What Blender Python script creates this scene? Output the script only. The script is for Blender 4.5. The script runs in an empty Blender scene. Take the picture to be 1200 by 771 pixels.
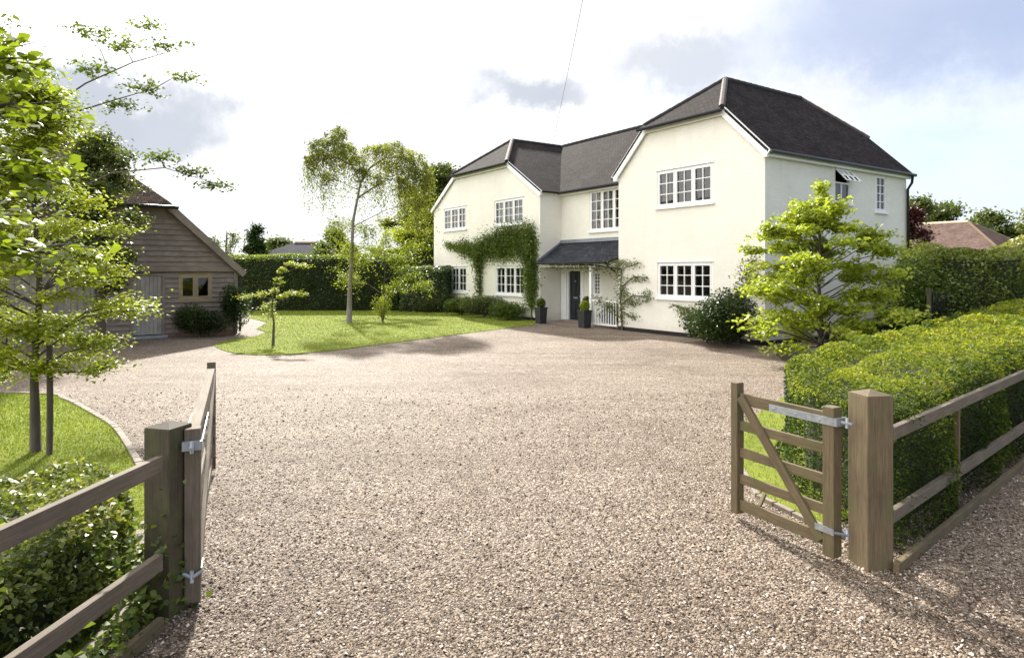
import bpy, math, random
import numpy as np
from mathutils import Vector, Matrix
R = math.radians
C = bpy.context.scene.collection
random.seed(7)

# ------------------------------------------------------------------ camera, sky, sun
sc = bpy.context.scene
CAMZ, F, HY = 2.05, 765.0, 317.0          # eye height, focal length and horizon row measured on the 1200 px photograph
cd = bpy.data.cameras.new('camera'); cam = bpy.data.objects.new('camera', cd); C.objects.link(cam)
cam.location = (0, 0, CAMZ); cam.rotation_euler = (R(90), 0, 0)
cd.sensor_width = 36; cd.lens = F / 1200 * 36; cd.shift_y = -(385.5 - HY) / 1200
cd.clip_start = 0.05; cd.clip_end = 2000
sc.camera = cam
sc.view_settings.view_transform = 'Standard'; sc.view_settings.look = 'None'
sc.view_settings.exposure = 1.15; sc.view_settings.gamma = 1
sc.view_settings.use_curve_mapping = False

SUN_AZ = Vector((-0.30, 0.95)).normalized(); SUN_EL = R(35)
S = Vector((SUN_AZ.x * math.cos(SUN_EL), SUN_AZ.y * math.cos(SUN_EL), math.sin(SUN_EL)))
sl = bpy.data.lights.new('sun', 'SUN'); sl.energy = 4.3; sl.angle = R(2.0); sl.color = (1, 0.95, 0.86)
so = bpy.data.objects.new('sun', sl); C.objects.link(so); so.rotation_euler = S.to_track_quat('Z', 'Y').to_euler()

w = bpy.data.worlds.new('World'); sc.world = w; w.use_nodes = True
nt = w.node_tree; nt.nodes.clear()
def N(nt, t, **k):
    n = nt.nodes.new(t)
    for a, b in k.items():
        if a == 'inp':
            for i, v in b.items(): n.inputs[i].default_value = v
        else: setattr(n, a, b)
    return n
L = lambda nt, a, b: nt.links.new(a, b)
def ramp(nt, src, stops, interp='LINEAR'):
    n = nt.nodes.new('ShaderNodeValToRGB'); cr = n.color_ramp; cr.interpolation = interp
    while len(cr.elements) < len(stops): cr.elements.new(0.5)
    for e, (p, c) in zip(cr.elements, stops):
        e.position = p; e.color = (c, c, c, 1) if isinstance(c, (int, float)) else (*c, 1)
    if src is not None: L(nt, src, n.inputs[0])
    return n.outputs[0]
def mixc(nt, f, a, b, mode='MIX'):
    n = nt.nodes.new('ShaderNodeMix'); n.data_type = 'RGBA'; n.blend_type = mode
    for s, v in ((n.inputs[0], f), (n.inputs[6], a), (n.inputs[7], b)):
        if isinstance(v, bpy.types.NodeSocket): L(nt, v, s)
        else: s.default_value = v if isinstance(v, (int, float)) else (*v, 1)
    return n.outputs[2]
def math_(nt, op, a, b=0.0):
    n = nt.nodes.new('ShaderNodeMath'); n.operation = op
    for s, v in ((n.inputs[0], a), (n.inputs[1], b)):
        if isinstance(v, bpy.types.NodeSocket): L(nt, v, s)
        else: s.default_value = v
    return n.outputs[0]
def noise(nt, vec, scale, detail=4, rough=0.55, out=0):
    n = N(nt, 'ShaderNodeTexNoise', inp={'Scale': scale, 'Detail': detail, 'Roughness': rough})
    if vec is not None: L(nt, vec, n.inputs['Vector'])
    return n.outputs[out]

tc = N(nt, 'ShaderNodeTexCoord')
sky = N(nt, 'ShaderNodeTexSky', sky_type='NISHITA', sun_disc=False, sun_elevation=SUN_EL)
sky.sun_rotation = math.atan2(SUN_AZ.x, SUN_AZ.y); sky.air_density = 1.0; sky.dust_density = 1.5
mp = N(nt, 'ShaderNodeMapping'); mp.inputs['Scale'].default_value = (1, 1, 2.6); L(nt, tc.outputs['Generated'], mp.inputs[0])
mp.inputs['Location'].default_value = (0.35, 0.2, 0.1)
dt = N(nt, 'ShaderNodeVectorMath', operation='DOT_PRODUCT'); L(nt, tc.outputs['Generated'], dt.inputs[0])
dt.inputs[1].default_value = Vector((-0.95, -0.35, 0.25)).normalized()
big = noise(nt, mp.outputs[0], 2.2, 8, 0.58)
rear_fill = ramp(nt, dt.outputs['Value'], [(0.0, 0.12), (0.20, 0.40), (0.50, 1.0)])  # added fill: sky out of view at rear left brightened to light house front
dl = N(nt, 'ShaderNodeVectorMath', operation='DOT_PRODUCT'); L(nt, tc.outputs['Generated'], dl.inputs[0]); dl.inputs[1].default_value = Vector((-0.75, 0.50, 0.30)).normalized()
left = ramp(nt, dl.outputs['Value'], [(0.05, 0.0), (0.6, 1.0)])
cover = math_(nt, 'ADD', math_(nt, 'MULTIPLY', left, 1.1), math_(nt, 'MULTIPLY', math_(nt, 'SUBTRACT', big, 0.36), 2.1))
cover = math_(nt, 'MINIMUM', math_(nt, 'MAXIMUM', cover, 0.0), 1.0)
white = mixc(nt, rear_fill, (3.9, 4.05, 4.4), (14.2, 13.9, 13.2))
blue = mixc(nt, 0.45, sky.outputs[0], (1.9, 2.4, 3.7))
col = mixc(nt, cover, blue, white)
mp2 = N(nt, 'ShaderNodeMapping'); mp2.inputs['Scale'].default_value = (1, 1, 2.2); L(nt, tc.outputs['Generated'], mp2.inputs[0])
mp2.inputs['Location'].default_value = (1.63, 0.4, 2.0)
gm = ramp(nt, noise(nt, mp2.outputs[0], 3.6, 6, 0.5), [(0.52, 0.0), (0.66, 0.2)])
col = mixc(nt, gm, col, (4.2, 4.4, 4.9))
# small grey cloud banks hanging in the bright haze
wn = N(nt, 'ShaderNodeTexNoise', inp={'Scale': 7.0, 'Detail': 8, 'Roughness': 0.66}); L(nt, tc.outputs['Generated'], wn.inputs['Vector'])
wd_ = N(nt, 'ShaderNodeVectorMath', operation='MULTIPLY_ADD'); L(nt, wn.outputs['Color'], wd_.inputs[0]); wd_.inputs[1].default_value = (.22,) * 3; wd_.inputs[2].default_value = (-.11,) * 3
wa = N(nt, 'ShaderNodeVectorMath', operation='ADD'); L(nt, wd_.outputs[0], wa.inputs[0]); L(nt, tc.outputs['Generated'], wa.inputs[1])
GCL = (2.9, 3.1, 3.5)
for (dx, dz, rad, k, gc) in ((-.56, .235, .19, .95, GCL), (-.47, .285, .09, .8, GCL), (-.68, .25, .13, .9, GCL), (.010, .275, .10, .9, GCL), (.075, .268, .07, .75, GCL), (.27, .31, .13, .7, GCL), (.66, .42, .30, .75, (2.3, 2.7, 3.8)), (.80, .36, .2, .5, (2.3, 2.7, 3.8)), (.42, .24, .16, .8, (4.6, 4.7, 4.9))):
    c0 = Vector((dx, 1, dz)).normalized(); sub = N(nt, 'ShaderNodeVectorMath', operation='SUBTRACT'); L(nt, wa.outputs[0], sub.inputs[0]); sub.inputs[1].default_value = c0
    ml = N(nt, 'ShaderNodeVectorMath', operation='MULTIPLY'); L(nt, sub.outputs[0], ml.inputs[0]); ml.inputs[1].default_value = (1, 1, 2.0)
    ln_ = N(nt, 'ShaderNodeVectorMath', operation='LENGTH'); L(nt, ml.outputs[0], ln_.inputs[0])
    f_ = ramp(nt, math_(nt, 'DIVIDE', ln_.outputs['Value'], rad), [(0.30, k), (1.0, 0.0)], 'EASE'); col = mixc(nt, f_, col, gc)
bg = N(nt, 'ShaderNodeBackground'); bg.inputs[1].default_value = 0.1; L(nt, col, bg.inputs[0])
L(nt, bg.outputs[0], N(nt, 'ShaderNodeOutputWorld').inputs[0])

# ------------------------------------------------------------------ helpers
def mat(name):
    m = bpy.data.materials.new(name); m.use_nodes = True; t = m.node_tree
    b = t.nodes['Principled BSDF']; return m, t, b
def bump(t, b, h, strength=0.3, dist=0.01):
    n = N(t, 'ShaderNodeBump', inp={'Strength': strength, 'Distance': dist}); L(t, h, n.inputs['Height']); L(t, n.outputs[0], b.inputs['Normal'])
def simple(name, c, rough=0.5, metal=0, var=0.0, scale=6):
    m, t, b = mat(name); b.inputs['Roughness'].default_value = rough; b.inputs['Metallic'].default_value = metal
    co = N(t, 'ShaderNodeTexCoord').outputs['Object']; n = noise(t, co, scale, 6, 0.6)
    lo = tuple(x * (1 - var) for x in c); hi = tuple(min(1, x * (1 + var)) for x in c)
    L(t, ramp(t, n, [(0.3, lo), (0.7, hi)]), b.inputs['Base Color'])
    bump(t, b, n, 0.12, 0.004)
    return m

def m_brick_paint():
    m, t, b = mat('painted_brick'); uv = N(t, 'ShaderNodeUVMap').outputs[0]
    br = N(t, 'ShaderNodeTexBrick', inp={'Scale': 1.0, 'Mortar Size': 0.006, 'Mortar Smooth': 0.4, 'Brick Width': 0.225, 'Row Height': 0.075, 'Bias': 0.0})
    br.inputs['Color1'].default_value = (.82, .785, .695, 1); br.inputs['Color2'].default_value = (.86, .825, .74, 1); br.inputs['Mortar'].default_value = (.775, .74, .655, 1)
    L(t, uv, br.inputs[0]); n = noise(t, uv, 0.7, 7, 0.65)
    ms = N(t, 'ShaderNodeMapping'); ms.inputs['Scale'].default_value = (3.2, .28, 1); L(t, uv, ms.inputs[0])
    c = mixc(t, 1.0, br.outputs[0], ramp(t, n, [(0.3, 0.93), (0.6, 1.0)]), 'MULTIPLY')
    c = mixc(t, ramp(t, noise(t, ms.outputs[0], 1.0, 6, .7), [(0.52, 0.0), (0.75, 0.30)]), c, (.60, .57, .49))
    sz = N(t, 'ShaderNodeSeparateXYZ'); L(t, uv, sz.inputs[0]); spl = math_(t, 'SUBTRACT', 0.62, math_(t, 'ADD', sz.outputs[1], math_(t, 'MULTIPLY', noise(t, uv, 5, 5, .7), .5)))
    c = mixc(t, math_(t, 'MULTIPLY', ramp(t, spl, [(0.0, 0.0), (0.4, 1.0)]), .4), c, (.45, .40, .32)); L(t, c, b.inputs['Base Color'])
    b.inputs['Roughness'].default_value = 0.6
    h = math_(t, 'ADD', math_(t, 'MULTIPLY', br.outputs[1], -1.0), math_(t, 'MULTIPLY', noise(t, uv, 14, 5, 0.6), 0.5))
    bump(t, b, h, 0.35, 0.003); return m
def m_tiles(name, c1, c2, mort):
    m, t, b = mat(name); uv = N(t, 'ShaderNodeUVMap').outputs[0]
    br = N(t, 'ShaderNodeTexBrick', inp={'Scale': 1.0, 'Mortar Size': 0.007, 'Mortar Smooth': 0.2, 'Brick Width': 0.17, 'Row Height': 0.105, 'Bias': -0.1})
    br.inputs['Color1'].default_value = (*c1, 1); br.inputs['Color2'].default_value = (*c2, 1); br.inputs['Mortar'].default_value = (*mort, 1)
    L(t, uv, br.inputs[0]); n = noise(t, uv, 0.9, 8, 0.7); n2 = noise(t, uv, 7, 3, 0.6)
    c = mixc(t, 1.0, br.outputs[0], ramp(t, n, [(0.3, 0.65), (0.7, 1.4)]), 'MULTIPLY')
    c = mixc(t, ramp(t, n2, [(0.60, 0.0), (0.78, 0.18)]), c, tuple(x * 2.4 for x in c2))
    L(t, c, b.inputs['Base Color']); b.inputs['Roughness'].default_value = 0.9; b.inputs['Specular IOR Level'].default_value = 0.06
    # each course steps up to its lower edge
    sx = N(t, 'ShaderNodeSeparateXYZ'); L(t, uv, sx.inputs[0])
    saw = math_(t, 'FRACT', math_(t, 'DIVIDE', sx.outputs[1], 0.105))
    h = math_(t, 'ADD', math_(t, 'MULTIPLY', saw, -1.0), math_(t, 'MULTIPLY', br.outputs[1], -0.7))
    h = math_(t, 'ADD', h, math_(t, 'MULTIPLY', n2, 0.6))
    bump(t, b, h, 0.9, 0.014); return m
def m_wood(name, lo, hi, green=0.0, rough=0.8, grain=1.0, vert=False):
    m, t, b = mat(name); uv = N(t, 'ShaderNodeUVMap').outputs[0]
    mp = N(t, 'ShaderNodeMapping'); mp.inputs['Scale'].default_value = (1.2, 26, 1); L(t, uv, mp.inputs[0])
    n = noise(t, mp.outputs[0], 3.0 * grain, 8, 0.7); n2 = noise(t, uv, 2.3, 5, 0.6); n3 = noise(t, mp.outputs[0], 11 * grain, 4, 0.7)
    c = ramp(t, n, [(0.28, lo), (0.5, tuple((a + d) / 2 for a, d in zip(lo, hi))), (0.72, hi)])
    c = mixc(t, 1.0, c, ramp(t, n2, [(0.25, 0.65), (0.7, 1.15)]), 'MULTIPLY')
    c = mixc(t, ramp(t, n3, [(0.2, 0.55), (0.38, 0.0)]), c, tuple(x * 0.35 for x in lo))
    if green: c = mixc(t, ramp(t, noise(t, uv, 4.1, 5, 0.6), [(0.45, 0.0), (0.68, green)]), c, (0.10, 0.115, 0.035))
    L(t, c, b.inputs['Base Color']); b.inputs['Roughness'].default_value = rough
    bump(t, b, math_(t, 'ADD', n, n3), 0.5, 0.004); return m
def m_leaf(name, cols, trans=0.45, rough=0.45, spec=0.4):
    m, t, b = mat(name); t.nodes.remove(b)
    at = N(t, 'ShaderNodeAttribute', attribute_name='var').outputs['Fac']
    c = ramp(t, at, [(i / (len(cols) - 1), x) for i, x in enumerate(cols)])
    p = N(t, 'ShaderNodeBsdfPrincipled', inp={'Roughness': rough, 'Specular IOR Level': spec}); L(t, c, p.inputs['Base Color'])
    tr = N(t, 'ShaderNodeBsdfTranslucent'); c2 = mixc(t, 1.0, c, (1.25, 1.35, 0.55), 'MULTIPLY'); L(t, c2, tr.inputs[0])
    mx = N(t, 'ShaderNodeMixShader', inp={0: trans}); L(t, p.outputs[0], mx.inputs[1]); L(t, tr.outputs[0], mx.inputs[2])
    L(t, mx.outputs[0], t.nodes['Material Output'].inputs[0]); return m
def m_glass():
    m, t, b = mat('window_glass'); t.nodes.remove(b)
    co = N(t, 'ShaderNodeTexCoord').outputs['Object']
    bp = N(t, 'ShaderNodeBump', inp={'Strength': 0.06, 'Distance': 0.02}); L(t, noise(t, co, 1.8, 2), bp.inputs['Height'])
    g = N(t, 'ShaderNodeBsdfGlossy', inp={'Roughness': 0.02}); g.inputs[0].default_value = (1, 1, 1, 1); L(t, bp.outputs[0], g.inputs['Normal'])
    tr = N(t, 'ShaderNodeBsdfTransparent'); tr.inputs[0].default_value = (.55, .58, .58, 1)
    fr = N(t, 'ShaderNodeFresnel', inp={'IOR': 1.7}); mx = N(t, 'ShaderNodeMixShader'); L(t, fr.outputs[0], mx.inputs[0])
    L(t, tr.outputs[0], mx.inputs[1]); L(t, g.outputs[0], mx.inputs[2]); L(t, mx.outputs[0], t.nodes['Material Output'].inputs[0]); return m
def m_gravel():
    m, t, b = mat('gravel'); co = N(t, 'ShaderNodeTexCoord').outputs['Object']
    wr = N(t, 'ShaderNodeTexNoise', inp={'Scale': 45, 'Detail': 2}); L(t, co, wr.inputs['Vector'])
    wv = N(t, 'ShaderNodeVectorMath', operation='MULTIPLY_ADD'); L(t, wr.outputs['Color'], wv.inputs[0]); wv.inputs[1].default_value = (.014,) * 3; L(t, co, wv.inputs[2])
    v = N(t, 'ShaderNodeTexVoronoi', inp={'Scale': 62, 'Randomness': 1.0}); L(t, wv.outputs[0], v.inputs['Vector'])
    v2 = N(t, 'ShaderNodeTexVoronoi', inp={'Scale': 38, 'Randomness': 1.0}); L(t, wv.outputs[0], v2.inputs['Vector'])
    sp = N(t, 'ShaderNodeSeparateColor'); L(t, v.outputs['Color'], sp.inputs[0])
    sp2 = N(t, 'ShaderNodeSeparateColor'); L(t, v2.outputs['Color'], sp2.inputs[0])
    c = ramp(t, sp.outputs[0], [(0.0, (0.033, 0.021, 0.014)), (0.18, (0.098, 0.068, 0.047)), (0.45, (0.213, 0.156, 0.112)), (0.7, (0.299, 0.228, 0.17)), (0.88, (0.427, 0.349, 0.283)), (1.0, (0.672, 0.585, 0.519))])
    c = mixc(t, ramp(t, sp.outputs[1], [(0.75, 0.0), (0.95, 0.3)]), c, (.32, .225, .13))
    c = mixc(t, ramp(t, sp2.outputs[0], [(0.78, 0.0), (0.8, 0.55)], 'CONSTANT'), c, ramp(t, sp2.outputs[1], [(0.0, (.26, .2, .15)), (1.0, (.42, .36, .29))]))
    n = noise(t, co, 0.45, 9, 0.70); n2 = noise(t, co, 3.2, 6, 0.7)
    c = mixc(t, 1.0, c, ramp(t, n, [(0.33, (.66, .60, .54)), (0.47, (.95, .93, .91)), (0.6, (1.05, 1.05, 1.05)), (0.75, (1.18, 1.18, 1.16))]), 'MULTIPLY')
    c = mixc(t, 1.0, c, ramp(t, n2, [(0.3, .8), (0.6, 1.06)]), 'MULTIPLY')
    ms = N(t, 'ShaderNodeMapping'); ms.inputs['Rotation'].default_value = (0, 0, R(-35)); ms.inputs['Scale'].default_value = (.16, 1.1, 1); L(t, co, ms.inputs[0])
    c = mixc(t, 1.0, c, ramp(t, noise(t, ms.outputs[0], 1.0, 6, .6), [(0.35, (.80, .77, .74)), (0.55, (1.04, 1.04, 1.04))]), 'MULTIPLY')
    c = mixc(t, ramp(t, noise(t, co, 1.7, 8, .75), [(0.62, 0.0), (0.78, 0.34)]), c, (.13, .11, .055)); c = mixc(t, 1.0, c, (.93, .925, .905), 'MULTIPLY')
    gap = ramp(t, v.outputs['Distance'], [(0.35, 1.0), (0.85, 0.0)])
    L(t, c, b.inputs['Base Color']); b.inputs['Roughness'].default_value = 0.7; b.inputs['Specular IOR Level'].default_value = 0.35
    h = math_(t, 'ADD', gap, math_(t, 'MULTIPLY', n2, 3.0)); h = math_(t, 'ADD', h, math_(t, 'MULTIPLY', sp.outputs[2], 0.7))
    bump(t, b, h, 0.9, 0.014); return m
def m_grass(name, a, b_, stripes=False):
    m, t, b = mat(name); co = N(t, 'ShaderNodeTexCoord').outputs['Object']
    n = noise(t, co, 1.1, 7, 0.65); n2 = noise(t, co, 60, 3, 0.7); n3 = noise(t, co, 9, 5, .7)
    c = ramp(t, n, [(0.3, a), (0.7, b_)])
    c = mixc(t, 1.0, c, ramp(t, n2, [(0.3, .78), (0.7, 1.15)]), 'MULTIPLY'); c = mixc(t, 1.0, c, ramp(t, n3, [(0.3, .8), (0.7, 1.15)]), 'MULTIPLY')
    L(t, c, b.inputs['Base Color']); b.inputs['Roughness'].default_value = 0.9; b.inputs['Specular IOR Level'].default_value = 0.2
    bump(t, b, math_(t, 'ADD', n2, n3), 0.8, 0.03); return m

M = dict(
 brick=m_brick_paint(), tiles=m_tiles('roof_tiles', (.021, .017, .0165), (.041, .034, .032), (.008, .006, .006)),
 red_tiles=m_tiles('clay_tiles', (.125, .085, .07), (.18, .125, .105), (.07, .04, .035)),
 slate=m_tiles('slate', (.032, .034, .042), (.055, .058, .068), (.016, .016, .02)),
 white=simple('white_paint', (.84, .84, .83), .35, 0, .03), black=simple('black_paint', (.012, .012, .013), .35, 0, .3),
 door=simple('dark_door_paint', (.018, .022, .028), .3, 0, .2), lead=simple('lead_flashing', (.26, .28, .31), .45, .4, .15),
 glass=m_glass(), gravel=m_gravel(), lawn=m_grass('lawn_grass', (.16, .205, .022), (.25, .29, .035)), rough=m_grass('meadow', (.05, .085, .02), (.09, .12, .03)),
 gatewood=m_wood('weathered_oak', (.072, .049, .025), (.23, .168, .095), .5), oldwood=m_wood('mossy_oak', (.04, .030, .018), (.11, .084, .05), .65),
 railwood=m_wood('grey_rail', (.085, .064, .046), (.24, .19, .14), .22),
 board=m_wood('weatherboard', (.155, .116, .090), (.385, .31, .25), 0, .8), oak=m_wood('fresh_oak', (.28, .20, .11), (.42, .32, .19), 0, .6),
 silver=m_wood('silvered_oak', (.26, .23, .195), (.48, .435, .38), 0, .75),
 bark=m_wood('bark', (.05, .038, .028), (.13, .10, .075), .3), birchbark=m_wood('birch_bark', (.07, .055, .045), (.40, .35, .29), 0),
 galv=simple('galvanised_steel', (.34, .36, .38), .5, .5, .2, 30), stone=simple('stone_sill', (.24, .20, .16), .8, 0, .2, 9),
 curtain=simple('curtain', (.6, .55, .5), .9, 0, .1), red=simple('red_curtain', (.30, .09, .08), .9, 0, .2),
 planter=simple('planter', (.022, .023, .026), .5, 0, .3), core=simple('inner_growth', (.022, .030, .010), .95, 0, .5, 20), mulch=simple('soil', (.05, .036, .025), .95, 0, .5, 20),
)
M['l_bright'] = m_leaf('bright_leaves', [(.15, .19, .022), (.27, .32, .04), (.42, .46, .07), (.56, .56, .13)], .52)
M['l_fore'] = m_leaf('spring_leaves', [(.14, .17, .018), (.26, .30, .03), (.40, .43, .055), (.54, .52, .10)], .52)
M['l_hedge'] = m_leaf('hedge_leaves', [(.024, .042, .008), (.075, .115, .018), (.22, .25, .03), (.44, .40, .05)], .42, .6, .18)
M['l_dark'] = m_leaf('dark_leaves', [(.016, .030, .008), (.035, .062, .014), (.06, .095, .02), (.12, .15, .04)], .35, .4)
M['l_mid'] = m_leaf('mid_leaves', [(.045, .075, .016), (.09, .135, .026), (.17, .215, .04), (.27, .31, .07)], .4)
M['l_ivy'] = m_leaf('ivy_leaves', [(.03, .06, .02), (.07, .115, .045), (.16, .21, .10), (.30, .34, .2)], .25, .3)
M['l_gloss'] = m_leaf('glossy_leaves', [(.03, .05, .008), (.08, .115, .018), (.19, .22, .04), (.42, .38, .15)], .4, .4, .45)
M['l_birch'] = m_leaf('birch_leaves', [(.08, .095, .02), (.16, .18, .035), (.27, .27, .06), (.38, .36, .10)], .55)
M['l_yellow'] = m_leaf('yellow_leaves', [(.14, .18, .02), (.26, .30, .035), (.40, .40, .06), (.50, .48, .09)], .55)
M['l_far'] = m_leaf('far_leaves', [(.05, .07, .022), (.09, .115, .038), (.14, .165, .05), (.20, .21, .075)], .45)
M['l_grey'] = m_leaf('olive_leaves', [(.06, .08, .032), (.12, .145, .052), (.20, .22, .08), (.30, .31, .13)], .42)
M['l_red'] = m_leaf('copper_leaves', [(.03, .008, .010), (.06, .014, .016), (.10, .022, .022)], .35)
M['l_grass'] = m_leaf('grass_blades', [(.11, .145, .016), (.18, .215, .024), (.27, .29, .04)], .38)

def tag(o, label=None, cat=None, group=None, kind=None):
    if label: o['label'] = label
    if cat: o['category'] = cat
    if group: o['group'] = group
    if kind: o['kind'] = kind
    return o
def empty(name, loc=(0, 0, 0), rz=0, label=None, cat=None, group=None):
    o = bpy.data.objects.new(name, None); C.objects.link(o); o.location = loc; o.rotation_euler = (0, 0, rz)
    return tag(o, label, cat, group)

class MB:
    def __init__(s): s.v = []; s.f = []; s.uv = []; s.sm = []
    def poly(s, pts, uv=None, smooth=False):
        pts = [Vector(p) for p in pts]; i = len(s.v); s.v += [tuple(p) for p in pts]
        if uv is None:
            n = Vector((0, 0, 0))
            for a, b in zip(pts, pts[1:] + pts[:1]): n += a.cross(b)
            n = n.normalized() if n.length > 1e-12 else Vector((0, 0, 1))
            u = Vector((0, 0, 1)).cross(n); u = u.normalized() if u.length > 1e-3 else Vector((1, 0, 0)); vv = n.cross(u)
            uv = [(p.dot(u), p.dot(vv)) for p in pts]
        s.f.append(list(range(i, i + len(pts)))); s.uv.append(uv); s.sm.append(smooth)
    def box8(s, c, lenaxis=0):
        """c: 8 corners, index = ix + 2*iy + 4*iz; uv u runs along lenaxis"""
        c = [Vector(p) for p in c]; i = len(s.v); s.v += [tuple(p) for p in c]
        ax = [c[1] - c[0], c[2] - c[0], c[4] - c[0]]; ln = [a.length for a in ax]; off = random.random() * 20
        for fc, a, b in (((0, 2, 3, 1), 0, 1), ((4, 5, 7, 6), 0, 1), ((0, 1, 5, 4), 0, 2), ((2, 6, 7, 3), 0, 2), ((0, 4, 6, 2), 1, 2), ((1, 3, 7, 5), 1, 2)):
            if lenaxis == b: a, b = b, a
            uv = []
            for k in fc:
                q = [k & 1, (k >> 1) & 1, (k >> 2) & 1]; uv.append((q[a] * ln[a] + off, q[b] * ln[b] + off * .37))
            s.f.append([i + k for k in fc]); s.uv.append(uv); s.sm.append(False)
    def box(s, x0, x1, y0, y1, z0, z1, f=None, lenaxis=None):
        f = f or (lambda a, b, c: (a, b, c)); d = [abs(x1 - x0), abs(y1 - y0), abs(z1 - z0)]
        if lenaxis is None: lenaxis = d.index(max(d))
        s.box8([f((x0, x1)[k & 1], (y0, y1)[(k >> 1) & 1], (z0, z1)[(k >> 2) & 1]) for k in range(8)], lenaxis)
    def bar(s, p0, p1, w, h, up=(0, 0, 1)):
        p0, p1 = Vector(p0), Vector(p1); a = (p1 - p0).normalized(); up = Vector(up)
        sd = a.cross(up).normalized(); u = sd.cross(a).normalized()
        s.box8([(p1 if k & 1 else p0) + sd * (w / 2 if k & 2 else -w / 2) + u * (h / 2 if k & 4 else -h / 2) for k in range(8)], 0)
    def tube(s, pts, rad, n=8, caps=True):
        pts = [Vector(p) for p in pts]; rad = rad if hasattr(rad, '__len__') else [rad] * len(pts)
        i0 = len(s.v); ref = None; ulen = 0
        for k, p in enumerate(pts):
            d = (pts[min(k + 1, len(pts) - 1)] - pts[max(k - 1, 0)]).normalized()
            if ref is None: ref = Vector((1, 0, 0)) if abs(d.x) < .8 else Vector((0, 1, 0))
            sd = d.cross(ref).normalized(); ref = sd.cross(d).normalized()
            for j in range(n):
                a = 2 * math.pi * j / n; s.v.append(tuple(p + (sd * math.cos(a) + ref * math.sin(a)) * rad[k]))
        for k in range(len(pts) - 1):
            dl = (pts[k + 1] - pts[k]).length; r = rad[k]
            for j in range(n):
                j2 = (j + 1) % n; s.f.append([i0 + k * n + j, i0 + k * n + j2, i0 + (k + 1) * n + j2, i0 + (k + 1) * n + j])
                a0, a1 = j / n * 6.28 * r, (j + 1) / n * 6.28 * r
                s.uv.append([(ulen, a0), (ulen, a1), (ulen + dl, a1), (ulen + dl, a0)]); s.sm.append(True)
            ulen += dl
        if caps:
            for b in (0, len(pts) - 1):
                s.f.append([i0 + b * n + j for j in range(n)]); s.uv.append([(0, 0)] * n); s.sm.append(False)
    def slab(s, pts, t):
        """closed plate, pts = top outline, t = thickness along -normal"""
        pts = [Vector(p) for p in pts]; n = Vector((0, 0, 0))
        for a, b in zip(pts, pts[1:] + pts[:1]): n += a.cross(b)
        n.normalize()
        if n.z < 0: n = -n
        lo = [p - n * t for p in pts]; s.poly(pts); s.poly(lo[::-1])
        for k in range(len(pts)):
            j = (k + 1) % len(pts); s.poly([pts[k], lo[k], lo[j], pts[j]])
    def build(s, name, m, parent=None, bevel=0, label=None):
        me = bpy.data.meshes.new(name); me.from_pydata(s.v, [], s.f); uvl = me.uv_layers.new(name='UVMap')
        uvl.data.foreach_set('uv', [x for f in s.uv for p in f for x in p])
        me.polygons.foreach_set('use_smooth', s.sm); me.materials.append(m); me.update()
        o = bpy.data.objects.new(name, me); C.objects.link(o); o.parent = parent
        if bevel:
            b = o.modifiers.new('bevel', 'BEVEL'); b.width = bevel; b.segments = 2; b.limit_method = 'ANGLE'
        if label: o['label'] = label
        return o

def clip_poly(poly, x0, x1, z0, z1):
    def cl(p, ins, cut):
        out = []
        for a, b in zip(p, p[1:] + p[:1]):
            ia, ib = ins(a), ins(b)
            if ia: out.append(a)
            if ia != ib: out.append(cut(a, b))
        return out
    def cx(v): return lambda a, b: (v, a[1] + (b[1] - a[1]) * (v - a[0]) / (b[0] - a[0]))
    def cz(v): return lambda a, b: (a[0] + (b[0] - a[0]) * (v - a[1]) / (b[1] - a[1]), v)
    e = 1e-9
    for ins, cut in ((lambda p: p[0] >= x0 - e, cx(x0)), (lambda p: p[0] <= x1 + e, cx(x1)), (lambda p: p[1] >= z0 - e, cz(z0)), (lambda p: p[1] <= z1 + e, cz(z1))):
        if len(poly) < 3: return []
        poly = cl(poly, ins, cut)
    return poly if len(poly) >= 3 else []
def wall_holes(mb, outline, holes, f, reveal=0.14, thick=0.0):
    """outline convex [(a,z)], holes [(a0,a1,z0,z1)], f(a,z,d) -> point, d outward"""
    xs = sorted({p[0] for p in outline} | {h[0] for h in holes} | {h[1] for h in holes}); zs = sorted({p[1] for p in outline} | {h[2] for h in holes} | {h[3] for h in holes})
    for x0, x1 in zip(xs, xs[1:]):
        for z0, z1 in zip(zs, zs[1:]):
            cxm, czm = (x0 + x1) / 2, (z0 + z1) / 2
            if any(h[0] < cxm < h[1] and h[2] < czm < h[3] for h in holes): continue
            p = clip_poly(list(outline), x0, x1, z0, z1)
            if p: mb.poly([f(a, z, 0) for a, z in p], uv=[(a, z) for a, z in p])
    for a0, a1, z0, z1 in holes:
        for (p, q) in (((a0, z0), (a1, z0)), ((a1, z0), (a1, z1)), ((a1, z1), (a0, z1)), ((a0, z1), (a0, z0))):
            mb.poly([f(*p, 0), f(*q, 0), f(*q, -reveal), f(*p, -reveal)])

# pixel of the 1200 px photograph -> point on the level ground (used for ground outlines and bases)
def G(px, py, z=0.0):
    d = F * (CAMZ - z) / (py - HY); return Vector(((px - 600) / F * d, d, z))

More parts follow.
